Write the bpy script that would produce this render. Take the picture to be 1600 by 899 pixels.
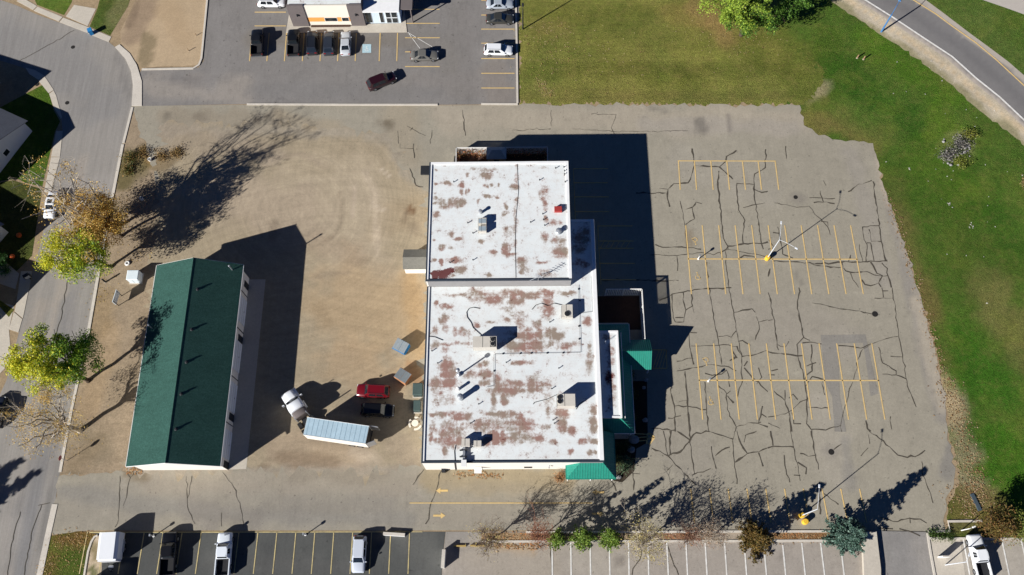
import bpy, bmesh, math, random
import numpy as np
from mathutils import Vector, Matrix

for o in list(bpy.data.objects):
    bpy.data.objects.remove(o, do_unlink=True)
scene = bpy.context.scene
COL = scene.collection

# ------------------------------------------------------------------ camera
CAM_H = 125.0
FPX = 1372.31                                     # focal length in photo pixels
def _dir(x, y):
    v = np.array([x - 800.0, -(y - 449.5), -FPX]); return v / np.linalg.norm(v)
_up = -_dir(815, 980)                             # straight down meets the picture here
_yy = _dir(785, -3100); _yy = _yy - _up * _yy.dot(_up); _yy /= np.linalg.norm(_yy)
_xx = np.cross(_yy, _up)
CM = np.array([_xx, _yy, _up])
cam = bpy.data.cameras.new('camera'); camo = bpy.data.objects.new('camera', cam); COL.objects.link(camo)
cam.sensor_width = 36.0; cam.lens = 36.0 * FPX / 1600.0
cam.clip_start = 1.0; cam.clip_end = 3000.0
mw = Matrix([[*CM[0], 0], [*CM[1], 0], [*CM[2], CAM_H], [0, 0, 0, 1]])
camo.matrix_world = mw
scene.camera = camo
def P(x, y, h=0.0):
    """photo pixel -> world point on the horizontal plane z = h"""
    w = CM @ _dir(x, y); t = (h - CAM_H) / w[2]
    return Vector((t * w[0], t * w[1], h))
def PA(a, h=0.0):
    return [P(x, y, h) for x, y in a]

# ------------------------------------------------------------------ light
SUN_EL = math.radians(26.3); SH_AZ = math.radians(35.4)      # shadows fall towards this heading
w = bpy.data.worlds.new('World'); scene.world = w; w.use_nodes = True
nt = w.node_tree; nt.nodes.clear()
sky = nt.nodes.new('ShaderNodeTexSky'); sky.sky_type = 'NISHITA'; sky.sun_disc = False
sky.sun_elevation = SUN_EL; sky.sun_rotation = math.radians(234.6)
sky.air_density = 0.34; sky.dust_density = 0.0; sky.ozone_density = 10.0; sky.altitude = 0
bg = nt.nodes.new('ShaderNodeBackground'); bg.inputs[1].default_value = 0.05
wo = nt.nodes.new('ShaderNodeOutputWorld')
nt.links.new(sky.outputs[0], bg.inputs[0]); nt.links.new(bg.outputs[0], wo.inputs[0])
sl = bpy.data.lights.new('sun', 'SUN'); sl.energy = 5.0; sl.angle = math.radians(0.5); sl.color = (1.0, 0.975, 0.94)
slo = bpy.data.objects.new('sun', sl); COL.objects.link(slo)
slo.location = (-60, -40, 60)
slo.rotation_euler = Vector((math.cos(SH_AZ) * math.cos(SUN_EL), math.sin(SH_AZ) * math.cos(SUN_EL), -math.sin(SUN_EL))).to_track_quat('-Z', 'Y').to_euler()
scene.view_settings.view_transform = 'Standard'; scene.view_settings.look = 'None'
scene.view_settings.gamma = 1.0; scene.view_settings.use_curve_mapping = False
scene.view_settings.exposure = 0.75

# ------------------------------------------------------------------ helpers
rnd = random.Random(7)
def lin(c):
    c = c / 255.0
    return c / 12.92 if c <= 0.04045 else ((c + 0.055) / 1.055) ** 2.4
def S(r, g, b, k=0.85):
    return (lin(r) * k, lin(g) * k, lin(b) * k)

class G:                                            # tiny node-graph helper
    def __init__(s, name):
        s.m = bpy.data.materials.new(name); s.m.use_nodes = True
        s.t = s.m.node_tree; s.t.nodes.clear()
        s.out = s.t.nodes.new('ShaderNodeOutputMaterial')
        s.b = s.t.nodes.new('ShaderNodeBsdfPrincipled'); s.l(s.b.outputs[0], s.out.inputs[0])
    def n(s, t, **kw):
        n = s.t.nodes.new('ShaderNode' + t)
        for k, v in kw.items(): setattr(n, k, v)
        return n
    def l(s, a, b): s.t.links.new(a, b)
    def pos(s, obj=False):
        if obj: return s.n('TexCoord').outputs['Object']
        return s.n('NewGeometry').outputs['Position']
    def noise(s, scale, detail=4, rough=0.55, stretch=None, obj=False):
        n = s.n('TexNoise'); n.inputs['Scale'].default_value = scale
        n.inputs['Detail'].default_value = detail; n.inputs['Roughness'].default_value = rough
        p = s.pos(obj)
        if stretch:
            mp = s.n('Mapping'); s.l(p, mp.inputs['Vector']); mp.inputs['Scale'].default_value = stretch
            p = mp.outputs[0]
        s.l(p, n.inputs['Vector']); return n.outputs['Fac']
    def rng(s, v, a, b, c, d, clamp=True):
        m = s.n('MapRange'); m.clamp = clamp
        for i, x in enumerate((a, b, c, d)): m.inputs[i + 1].default_value = x
        s.l(v, m.inputs[0]); return m.outputs[0]
    def mixc(s, fac, a, b, mode='MIX'):
        m = s.n('Mix'); m.data_type = 'RGBA'; m.blend_type = mode
        for sock, v in ((m.inputs[0], fac), (m.inputs[6], a), (m.inputs[7], b)):
            if isinstance(v, (int, float)): sock.default_value = v
            elif isinstance(v, tuple): sock.default_value = (*v[:3], 1)
            else: s.l(v, sock)
        return m.outputs[2]
    def mul(s, c, v):
        m = s.n('VectorMath', operation='SCALE'); s.l(c, m.inputs[0]); s.l(v, m.inputs['Scale']); return m.outputs[0]
    def attr(s, nm):
        a = s.n('Attribute'); a.attribute_name = nm; return a.outputs['Color']

def mat(name, base=None, rough=0.9, spec=0.25, noise=(), attr=None, bump=0.0, bscale=6.0, metal=0.0, coat=0.0, obj=False, tint=None):
    """base colour (or painted attribute) times several octaves of brightness noise"""
    g = G(name)
    if attr: c = g.attr(attr)
    else:
        r = g.n('RGB'); r.outputs[0].default_value = (*base, 1); c = r.outputs[0]
    if tint:                                         # second hue mixed in by noise
        c = g.mixc(g.rng(g.noise(tint[1], 4, .6, obj=obj), .4, .65, 0, tint[2]), c, tint[0])
    for sc, amt, *rest in noise:
        f = g.noise(sc, 5, .6, stretch=rest[0] if rest else None, obj=obj)
        c = g.mul(c, g.rng(f, .25, .75, 1 - amt, 1 + amt))
    g.l(c, g.b.inputs['Base Color'])
    g.b.inputs['Roughness'].default_value = rough
    g.b.inputs['Specular IOR Level'].default_value = spec
    g.b.inputs['Metallic'].default_value = metal
    if coat: g.b.inputs['Coat Weight'].default_value = coat; g.b.inputs['Coat Roughness'].default_value = .05
    if bump:
        bn = g.n('Bump'); bn.inputs['Strength'].default_value = bump; bn.inputs['Distance'].default_value = .05
        g.l(g.noise(bscale, 6, .7, obj=obj), bn.inputs['Height']); g.l(bn.outputs[0], g.b.inputs['Normal'])
    return g.m

def tag(o, label=None, cat=None, group=None, kind=None):
    if label: o['label'] = label
    if cat: o['category'] = cat
    if group: o['group'] = group
    if kind: o['kind'] = kind
    return o
def empty(name, loc=(0, 0, 0), rz=0.0, label=None, cat=None, group=None):
    o = bpy.data.objects.new(name, None); COL.objects.link(o); o.empty_display_size = .3
    o.location = loc; o.rotation_euler = (0, 0, rz)
    return tag(o, label, cat, group)
def copy_tree(o, parent=None):
    c = o.copy(); COL.objects.link(c); c.parent = parent
    for ch in o.children: copy_tree(ch, c)
    return c

class MB:
    """collects geometry, builds one mesh object"""
    def __init__(s): s.v = []; s.f = []; s.mi = []; s.col = []; s.cur = 0
    def _add(s, vs, fs):
        k = len(s.v); s.v += [tuple(p) for p in vs]
        for f in fs: s.f.append(tuple(i + k for i in f)); s.mi.append(s.cur)
        return s
    def box(s, c, d, rz=0.0, top=None, rx=0.0, ry=0.0):
        x, y, z = d[0] / 2, d[1] / 2, d[2] / 2; t = top or (1, 1)
        vs = [(-x, -y, -z), (x, -y, -z), (x, y, -z), (-x, y, -z),
              (-x * t[0], -y * t[1], z), (x * t[0], -y * t[1], z), (x * t[0], y * t[1], z), (-x * t[0], y * t[1], z)]
        R = Matrix.Rotation(rz, 3, 'Z') @ Matrix.Rotation(ry, 3, 'Y') @ Matrix.Rotation(rx, 3, 'X'); c = Vector(c)
        return s._add([R @ Vector(v) + c for v in vs], [(3, 2, 1, 0), (4, 5, 6, 7), (0, 1, 5, 4), (1, 2, 6, 5), (2, 3, 7, 6), (3, 0, 4, 7)])
    def bb(s, x0, x1, y0, y1, z0, z1):
        return s.box(((x0 + x1) / 2, (y0 + y1) / 2, (z0 + z1) / 2), (x1 - x0, y1 - y0, z1 - z0))
    def prism(s, poly, z0, z1):
        n = len(poly); a = sum(poly[i][0] * poly[(i + 1) % n][1] - poly[(i + 1) % n][0] * poly[i][1] for i in range(n))
        if a < 0: poly = poly[::-1]
        vs = [(p[0], p[1], z0) for p in poly] + [(p[0], p[1], z1) for p in poly]
        return s._add(vs, [tuple(range(n - 1, -1, -1)), tuple(range(n, 2 * n))] + [(i, (i + 1) % n, n + (i + 1) % n, n + i) for i in range(n)])
    def poly(s, pts): return s._add(pts, [tuple(range(len(pts)))])
    def tube(s, p0, p1, r0, r1=None, n=8, cap=True):
        r1 = r0 if r1 is None else r1; p0 = Vector(p0); p1 = Vector(p1); d = p1 - p0
        if d.length < 1e-6: return s
        q = d.to_track_quat('Z', 'Y'); vs = []
        for p, r in ((p0, r0), (p1, r1)):
            for i in range(n):
                a = 2 * math.pi * i / n; vs.append(p + q @ Vector((r * math.cos(a), r * math.sin(a), 0)))
        fs = [(i, (i + 1) % n, n + (i + 1) % n, n + i) for i in range(n)]
        if cap: fs += [tuple(range(n - 1, -1, -1)), tuple(range(n, 2 * n))]
        return s._add(vs, fs)
    def path(s, pts, r, n=6):
        for a, b in zip(pts, pts[1:]): s.tube(a, b, r, r, n)
        return s
    def lathe(s, c, prof, n=16):
        vs = []; fs = []; m = len(prof)
        for (r, z) in prof:
            for i in range(n):
                a = 2 * math.pi * i / n; vs.append((c[0] + r * math.cos(a), c[1] + r * math.sin(a), c[2] + z))
        for j in range(m - 1):
            for i in range(n): fs.append((j * n + i, j * n + (i + 1) % n, (j + 1) * n + (i + 1) % n, (j + 1) * n + i))
        fs += [tuple(range(n - 1, -1, -1)), tuple(range((m - 1) * n, m * n))]
        return s._add(vs, fs)
    def loft(s, rings, closed=True, caps=True):
        n = len(rings[0]); vs = [p for r in rings for p in r]; fs = []
        for j in range(len(rings) - 1):
            for i in range(n if closed else n - 1):
                fs.append((j * n + i, j * n + (i + 1) % n, (j + 1) * n + (i + 1) % n, (j + 1) * n + i))
        if caps: fs += [tuple(range(n - 1, -1, -1)), tuple(range((len(rings) - 1) * n, len(rings) * n))]
        return s._add(vs, fs)
    def ribbon(s, pts, wd, z, wd2=None):
        """flat strip along pts"""
        L = []; n = len(pts)
        for i in range(n):
            a = Vector(pts[max(0, i - 1)][:2]); b = Vector(pts[min(n - 1, i + 1)][:2]); d = (b - a)
            if d.length < 1e-6: d = Vector((1, 0))
            d.normalize(); q = Vector((-d.y, d.x)); ww = wd[i] if hasattr(wd, '__len__') else wd
            c = Vector(pts[i][:2]); L.append((c + q * ww / 2, c - q * ww / 2))
        vs = [(p[0], p[1], z) for ab in L for p in ab]
        return s._add(vs, [(2 * i + 1, 2 * i + 3, 2 * i + 2, 2 * i) for i in range(n - 1)])
    def build(s, name, m, parent=None, smooth=False, kind=None, label=None, fix=False):
        me = bpy.data.meshes.new(name); me.from_pydata(s.v, [], s.f)
        ms = m if isinstance(m, (list, tuple)) else [m]
        for x in ms: me.materials.append(x)
        if len(ms) > 1: me.polygons.foreach_set('material_index', s.mi)
        if s.col:
            a = me.color_attributes.new('col', 'FLOAT_COLOR', 'POINT')
            a.data.foreach_set('color', np.array([(*c[:3], 1) for c in s.col], dtype=np.float32).ravel())
        if fix:
            bm = bmesh.new(); bm.from_mesh(me); bmesh.ops.recalc_face_normals(bm, faces=bm.faces); bm.to_mesh(me); bm.free()
        if smooth:
            me.polygons.foreach_set('use_smooth', [True] * len(me.polygons))
        me.update()
        o = bpy.data.objects.new(name, me); COL.objects.link(o)
        if parent: o.parent = parent
        if kind: o['kind'] = kind
        if label: o['label'] = label
        return o

# ---- painted sheets: a clipped grid whose colour attribute is painted by strokes
def _seg_dist(X, Y, pts):
    d = np.full(X.shape, 1e9)
    if len(pts) == 1: return np.hypot(X - pts[0][0], Y - pts[0][1])
    for (ax, ay), (bx, by) in zip(pts, pts[1:]):
        vx, vy = bx - ax, by - ay; L = vx * vx + vy * vy + 1e-12
        t = np.clip(((X - ax) * vx + (Y - ay) * vy) / L, 0, 1)
        d = np.minimum(d, np.hypot(X - ax - t * vx, Y - ay - t * vy))
    return d
_gr = np.random.RandomState(3).rand(64, 64)
def vnoise(X, Y, sc):
    """smooth value noise 0..1"""
    x = X * sc; y = Y * sc; xi = np.floor(x).astype(int); yi = np.floor(y).astype(int)
    fx = x - xi; fy = y - yi; fx = fx * fx * (3 - 2 * fx); fy = fy * fy * (3 - 2 * fy)
    g = lambda a, b: _gr[a % 64, b % 64]
    return (g(xi, yi) * (1 - fx) + g(xi + 1, yi) * fx) * (1 - fy) + (g(xi, yi + 1) * (1 - fx) + g(xi + 1, yi + 1) * fx) * fy
def fbm(X, Y, sc, n=4):
    r = 0; a = .5
    for i in range(n): r = r + a * vnoise(X + 17.3 * i, Y - 9.1 * i, sc * 2 ** i); a *= .5
    return r
def inside(X, Y, poly):
    r = np.zeros(X.shape, bool); n = len(poly)
    for i in range(n):
        x0, y0 = poly[i]; x1, y1 = poly[(i + 1) % n]
        if y0 == y1: continue
        c = ((y0 > Y) != (y1 > Y)) & (X < (x1 - x0) * (Y - y0) / (y1 - y0) + x0); r ^= c
    return r
def _clip(poly, x0, y0, x1, y1):
    for ax, v, sg in ((0, x0, 1), (0, x1, -1), (1, y0, 1), (1, y1, -1)):
        out = []; n = len(poly)
        for i in range(n):
            a = poly[i]; b = poly[(i + 1) % n]; da = (a[ax] - v) * sg; db = (b[ax] - v) * sg
            if da >= 0: out.append(a)
            if (da > 0 and db < 0) or (da < 0 and db > 0):
                t = da / (da - db); out.append((a[0] + t * (b[0] - a[0]), a[1] + t * (b[1] - a[1])))
        poly = out
        if len(poly) < 3: return []
    return poly
def rough_poly(poly, amp, step=1.0, seed=1, skip=None):
    """subdivide world polygon edges and jitter them sideways (organic borders)"""
    r = random.Random(seed); out = []; n = len(poly)
    for i in range(n):
        a = Vector(poly[i][:2]); b = Vector(poly[(i + 1) % n][:2]); d = b - a; k = max(1, int(d.length / step))
        if skip and i in skip: out.append(tuple(a)); continue
        q = Vector((-d.y, d.x)).normalized() if d.length > 0 else Vector((0, 0))
        for j in range(k):
            t = j / k; e = min(1, min(j, k - j) / 2.0)
            out.append(tuple(a + d * t + q * r.gauss(0, amp) * e))
    return out
def sheet(name, poly, z, cell, m, base=(.2, .2, .2), strokes=(), mask=None, kind='structure', thick=0.0, parent=None, label=None):
    poly = [(p[0], p[1]) for p in poly]
    xs = [p[0] for p in poly]; ys = [p[1] for p in poly]
    x0 = min(xs); y0 = min(ys); nx = int(math.ceil((max(xs) - x0) / cell)); ny = int(math.ceil((max(ys) - y0) / cell))
    # cells touched by the border
    bd = set()
    n = len(poly)
    for i in range(n):
        ax, ay = poly[i]; bx, by = poly[(i + 1) % n]; k = int(math.hypot(bx - ax, by - ay) / (cell * .3)) + 2
        for j in range(k + 1):
            t = j / k; cx = (ax + (bx - ax) * t - x0) / cell; cy = (ay + (by - ay) * t - y0) / cell
            fx, fy = int(cx), int(cy)
            for ex in (-1, 0, 1):
                for ey in (-1, 0, 1): bd.add((fx + ex, fy + ey))
    cx = x0 + (np.arange(nx) + .5) * cell; cy = y0 + (np.arange(ny) + .5) * cell
    X, Y = np.meshgrid(cx, cy, indexing='ij'); ins = inside(X, Y, poly)
    vid = {}; vs = []; fs = []
    def vert(x, y):
        k = (round(x, 3), round(y, 3))
        if k not in vid: vid[k] = len(vs); vs.append((x, y, z))
        return vid[k]
    for i in range(nx):
        for j in range(ny):
            if (i, j) in bd:
                c = _clip(poly, x0 + i * cell, y0 + j * cell, x0 + (i + 1) * cell, y0 + (j + 1) * cell)
                if len(c) >= 3:
                    ids = []
                    for p in c:
                        q = vert(*p)
                        if q not in ids: ids.append(q)
                    if len(ids) >= 3: fs.append(tuple(ids))
            elif ins[i, j]:
                fs.append((vert(x0 + i * cell, y0 + j * cell), vert(x0 + (i + 1) * cell, y0 + j * cell), vert(x0 + (i + 1) * cell, y0 + (j + 1) * cell), vert(x0 + i * cell, y0 + (j + 1) * cell)))
    me = bpy.data.meshes.new(name); me.from_pydata(vs, [], fs); me.materials.append(m)
    bm = bmesh.new(); bm.from_mesh(me)
    for f in bm.faces:
        if f.normal.z < 0: f.normal_flip()
    bm.to_mesh(me); bm.free()
    V = np.array(vs); C = np.ones((len(vs), 4), np.float32); C[:, :3] = base
    paint(V[:, 0], V[:, 1], C, strokes)
    a = me.color_attributes.new('col', 'FLOAT_COLOR', 'POINT'); a.data.foreach_set('color', C.ravel())
    if mask is not None:
        M = np.ones((len(vs), 4), np.float32); M[:, :3] = mask(V[:, 0], V[:, 1])
        a = me.color_attributes.new('mask', 'FLOAT_COLOR', 'POINT'); a.data.foreach_set('color', M.ravel())
    o = bpy.data.objects.new(name, me); COL.objects.link(o)
    if kind: o['kind'] = kind
    if parent: o.parent = parent
    if label: o['label'] = label
    return o
def paint(X, Y, C, strokes):
    """stroke: (pixel points, half width in px, soft edge in px, colour, strength[, breakup])"""
    for st in strokes:
        pts, wd, soft, col, k = st[:5]; br = st[5] if len(st) > 5 else .5
        wp = [P(*p)[:2] for p in pts]; m = 1 / 9.8
        d = _seg_dist(X, Y, wp)
        d = d + (fbm(X, Y, .35) - .47) * br * (wd + soft) * m * 2.0
        a = np.clip(1 - (d - wd * m) / (soft * m + 1e-6), 0, 1); a = (a * a * (3 - 2 * a) * k)[:, None]
        C[:, :3] = C[:, :3] * (1 - a) + np.array(col) * a
# ------------------------------------------------------------------ ground materials
def asph_mat(name, dark):
    g = G(name); c = g.attr('col')
    for sc, amt in ((.05, .06), (.22, .06), (.7, .07), (3.0, .08), (14, .17)): c = g.mul(c, g.rng(g.noise(sc, 5, .62), .25, .75, 1 - amt, 1 + amt))
    c = g.mul(c, g.rng(g.noise(.42, 6, .7), .58, .74, 1, .80)); c = g.mul(c, g.rng(g.noise(.30, 7, .72, stretch=(1, 1.6, 1)), .58, .76, 1, 1.18))
    c = g.mul(c, g.rng(g.noise(2.1 if not dark else 1.3, 3, .5), .66, .73, 1, .62)); c = g.mul(c, g.rng(g.noise(.9, 6, .75, stretch=(1.8, .3, 1)), .5, .75, 1, .88 if not dark else .82))
    g.l(c, g.b.inputs['Base Color']); g.b.inputs['Roughness'].default_value = .93; g.b.inputs['Specular IOR Level'].default_value = .2
    bn = g.n('Bump'); bn.inputs['Strength'].default_value = .3; bn.inputs['Distance'].default_value = .05
    g.l(g.noise(14, 6, .7), bn.inputs['Height']); g.l(bn.outputs[0], g.b.inputs['Normal']); return g.m
M_asph = asph_mat('aged_asphalt', False); M_dasph = asph_mat('dark_asphalt', True)
M_grav = mat('packed_gravel', attr='col', rough=.97, spec=.15, noise=((.1, .06), (.6, .08), (2.5, .10), (9, .16), (25, .2)), bump=.5, bscale=9)
M_dirt = mat('bare_dirt', attr='col', rough=.98, spec=.1, noise=((.15, .12), (.5, .14), (1.4, .16), (4, .18), (15, .25)), bump=.6, bscale=8)
M_road = mat('road_asphalt', attr='col', rough=.9, spec=.25, noise=((.1, .05), (.9, .06), (14, .15)), bump=.2, bscale=14)
M_street = mat('street_asphalt', attr='col', rough=.92, spec=.22, noise=((.1, .05), (.55, .12, (2.4, .10, 1)), (2.2, .09, (2.2, .12, 1)), (2.5, .07), (14, .15)), bump=.2, bscale=14)
M_conc = mat('concrete', S(196, 187, 172), rough=.9, noise=((.4, .08), (3, .08), (15, .12)), bump=.2, bscale=12)
M_kerb = mat('kerb_concrete', S(205, 197, 184), rough=.9, noise=((.5, .1), (5, .1), (20, .12)))
M_yellow = mat('yellow_road_paint', S(224, 191, 126), rough=.85, noise=((1.2, .08), (7, .10), (22, .12)), tint=(S(180, 160, 126), 1.6, .3))
M_ypale = mat('faded_yellow_paint', S(206, 188, 134), rough=.85, noise=((1.2, .1), (7, .12)), tint=(S(140, 130, 112), 1.4, .5))
M_white = mat('white_road_paint', S(232, 230, 224), rough=.85, noise=((1.2, .08), (8, .12), (22, .15)), tint=(S(176, 166, 152), 2.0, .4))
M_tar = mat('tar_seal', S(82, 76, 66), rough=.8, noise=((4, .3), (18, .3)))
M_iron = mat('cast_iron', S(40, 38, 36), rough=.8, noise=((12, .3),))
def yard_mat():
    g = G('tracked_gravel'); c = g.attr('col')
    for sc, amt in ((.1, .06), (.6, .08), (2.5, .09), (9, .15), (25, .18)): c = g.mul(c, g.rng(g.noise(sc, 5, .6), .25, .75, 1 - amt, 1 + amt))
    for cx, cy, kr, ka, amt in ((455, 330, 1.5, 1.1, .09), (640, 250, 1.1, 1.4, .07), (500, 800, 1.6, 1.6, .07)):      # streaks left by turning tyres
        q = P(cx, cy); mp = g.n('VectorMath', operation='SUBTRACT'); g.l(g.pos(), mp.inputs[0]); mp.inputs[1].default_value = (q.x, q.y, 0)
        ln = g.n('VectorMath', operation='LENGTH'); g.l(mp.outputs[0], ln.inputs[0]); sx = g.n('SeparateXYZ'); g.l(mp.outputs[0], sx.inputs[0])
        at = g.n('Math', operation='ARCTAN2'); g.l(sx.outputs[1], at.inputs[0]); g.l(sx.outputs[0], at.inputs[1])
        cm = g.n('CombineXYZ'); m1 = g.n('Math', operation='MULTIPLY'); g.l(ln.outputs['Value'], m1.inputs[0]); m1.inputs[1].default_value = kr; m2 = g.n('Math', operation='MULTIPLY'); g.l(at.outputs[0], m2.inputs[0]); m2.inputs[1].default_value = ka
        g.l(m1.outputs[0], cm.inputs[0]); g.l(m2.outputs[0], cm.inputs[1]); nz = g.n('TexNoise'); nz.inputs['Scale'].default_value = 1.0; nz.inputs['Detail'].default_value = 5; nz.inputs['Roughness'].default_value = .65; nz.inputs['Distortion'].default_value = .4
        g.l(cm.outputs[0], nz.inputs['Vector']); c = g.mul(c, g.rng(nz.outputs['Fac'], .3, .7, 1 - amt, 1 + amt))
    c = g.mul(c, g.rng(g.noise(1.2, 6, .7, stretch=(1.6, .18, 1)), .3, .7, .94, 1.06))
    g.l(c, g.b.inputs['Base Color']); g.b.inputs['Roughness'].default_value = .97; g.b.inputs['Specular IOR Level'].default_value = .15
    bn = g.n('Bump'); bn.inputs['Strength'].default_value = .5; bn.inputs['Distance'].default_value = .05
    g.l(g.noise(9, 6, .7), bn.inputs['Height']); g.l(bn.outputs[0], g.b.inputs['Normal']); return g.m
M_yard = yard_mat()
def grass_mat(name='grass', mown=False):
    g = G(name); c = g.attr('col')
    c = g.mixc(g.rng(g.noise(.09, 5, .6), .42, .62, 0, .32), c, S(58, 92, 30)); c = g.mixc(g.rng(g.noise(.16, 6, .65, stretch=(1, 1, 1)), .50, .70, 0, .36), c, S(120, 128, 52))
    octs = ((.12, .10, None), (.45, .14, (1, .6, 1)), (1.3, .20, None), (3.0, .30, (.7, 1.2, 1)), (6.5, .42, None), (15, .45, None))
    if mown: octs = octs + ((1.0, .10, (.06, 1.4, 1)), (2.6, .10, (.10, 1.2, 1)))
    for sc, amt, st in octs:
        c = g.mul(c, g.rng(g.noise(sc, 5, .65, stretch=st), .27, .73, 1 - amt, 1 + amt))
    c = g.mixc(g.rng(g.noise(.6, 7, .78), .48, .70, 0, .42 if mown else .26), c, S(150, 134, 80))
    c = g.mixc(g.rng(g.noise(2.8, 6, .8), .58, .70, 0, .5), c, S(168, 152, 96) if mown else S(106, 136, 58))
    g.l(c, g.b.inputs['Base Color']); g.b.inputs['Roughness'].default_value = .95; g.b.inputs['Specular IOR Level'].default_value = .1
    bn = g.n('Bump'); bn.inputs['Strength'].default_value = 1.0; bn.inputs['Distance'].default_value = .25
    g.l(g.noise(4.5, 7, .8), bn.inputs['Height']); g.l(bn.outputs[0], g.b.inputs['Normal'])
    return g.m
M_mown = grass_mat('mown_grass', True)
M_grass = grass_mat()

Z = {'ground': 0.0, 'grass': .006, 'road': .012, 'lot': .018, 'yard': .024, 'conc': .030, 'patch': .036, 'crack': .042, 'line': .048}

# ------------------------------------------------------------------ setting
big = [(-330, -230), (330, -230), (330, 420), (-330, 420)]
ground = sheet('ground', big, Z['ground'], 8.0, M_dirt, S(158, 138, 110))
dirt = S(154, 137, 114)
verge_px = [(196, 168), (240, 168), (250, 300), (246, 420), (200, 735), (150, 742), (90, 742), (100, 700), (152, 440), (180, 287), (192, 225)]
verge = sheet('verge_dirt', rough_poly(PA(verge_px), .15, 1.2, 2), .009, .8, M_dirt, dirt, [
    ([(215, 250), (200, 268)], 14, 14, S(96, 88, 52), .8, 1.0), ([(245, 240), (285, 235)], 8, 16, S(150, 118, 74), .7, 1.0),
    ([(120, 680), (150, 700)], 16, 20, S(146, 132, 110), .8), ([(150, 690), (110, 735)], 8, 20, S(136, 120, 96), .7), ([(170, 520), (140, 640)], 10, 14, S(172, 148, 116), .6),
    ([(165, 470), (150, 520)], 12, 12, S(150, 128, 96), .6)])

# lawns
lawn_a = [(811, -90), (1222, -90), (1222, 62), (1262, 90), (1290, 114), (1286, 130), (1262, 158), (1250, 164), (811, 163)]
olive = S(132, 130, 64)
lawn = sheet('mown_lawn', rough_poly(PA(lawn_a), .35, .4, 3), Z['grass'] + .004, 1.0, M_mown, olive, [
    ([(820, 150), (1240, 152)], 4, 14, S(123, 112, 63), .6), ([(850, 60), (1200, 62)], 10, 26, S(118, 116, 55), .55), ([(830, 110), (1240, 108)], 7, 18, S(103, 103, 46), .7),
    ([(850, 30), (1000, 24)], 10, 22, S(101, 103, 44), .6), ([(1060, 20), (1130, 30)], 14, 26, S(149, 123, 72), .5),
    ([(840, 40), (880, 50)], 6, 18, S(140, 125, 72), .5), ([(840, 130), (855, 148)], 3, 10, S(165, 145, 92), .6), ([(1160, 60), (1240, 120)], 12, 30, S(105, 107, 44), .6),
    ([(900, 85), (910, 150)], 5, 14, S(99, 101, 44), .4), ([(1010, 120), (1100, 130)], 8, 18, S(99, 103, 41), .5), ([(1092, 8), (1140, 60)], 10, 16, S(165, 129, 88), .5), ([(1222, 55), (1262, 92), (1288, 118), (1264, 156)], 8, 34, S(102, 110, 46), 1.0, .4)])
lawn_b = [(1150, -90), (1800, -90), (1800, 815), (1480, 814), (1480, 790), (1492, 770), (1500, 740), (1484, 690), (1482, 655), (1466, 560), (1440, 470), (1416, 400), (1398, 340), (1380, 290), (1364, 225), (1276, 218), (1256, 196), (1248, 162), (1150, 158)]
lush = S(80, 105, 38)
rlawn = sheet('roadside_lawn', rough_poly(PA(lawn_b), .24, .5, 4), Z['grass'], 1.0, M_grass, lush, [
    ([(1215, 60), (1262, 92), (1288, 118), (1270, 150)], 10, 26, S(102, 110, 46), .95, .4), ([(1225, 75), (1300, 125), (1360, 170)], 3, 10, S(49, 84, 25), .8, .6), ([(1400, 0), (1500, 80), (1600, 190)], 6, 22, S(89, 112, 38), .6), ([(1420, -10), (1500, 30), (1600, 120), (1660, 200)], 40, 30, S(88, 108, 48), .9, .6), ([(1490, 236), (1492, 238)], 22, 12, S(176, 156, 122), .9, .9),
    ([(1290, 60), (1300, 150)], 8, 30, S(78, 100, 31), .7), ([(1265, 180), (1360, 215)], 16, 22, S(128, 112, 66), .75, .9), ([(1263, 158), (1292, 130)], 3, 8, S(176, 160, 128), .75, 1.3),
    ([(1310, 110), (1420, 190), (1500, 260)], 14, 30, S(46, 88, 19), .7), ([(1360, 60), (1480, 150)], 12, 28, S(76, 112, 26), .7),
    ([(1320, 175), (1390, 210)], 16, 26, S(89, 110, 45), .6), ([(1390, 290), (1420, 380), (1450, 470), (1478, 560)], 8, 16, S(122, 106, 64), .85, .8),
    ([(1420, 280), (1500, 330)], 25, 40, S(64, 94, 26), .6), ([(1480, 400), (1560, 430)], 28, 46, S(76, 98, 35), .7), ([(1560, 470), (1600, 560)], 20, 36, S(122, 116, 68), .75, .8),
    ([(1500, 540), (1560, 600)], 24, 36, S(51, 102, 19), .7), ([(1560, 700), (1600, 780)], 20, 44, S(57, 108, 17), .7), ([(1440, 240), (1500, 290)], 18, 30, S(83, 112, 32), .5),
    ([(1486, 640), (1506, 730), (1522, 770)], 10, 16, S(166, 150, 122), .85, 1.2), ([(1500, 790), (1560, 800)], 14, 20, S(116, 100, 56), .8), ([(1470, 600), (1490, 650)], 6, 12, S(190, 168, 132), .8, .9),
    ([(1530, 300), (1580, 380)], 14, 30, S(49, 92, 20), .5), ([(1470, 195), (1500, 240)], 20, 14, S(97, 122, 38), .6, .8)])
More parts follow.
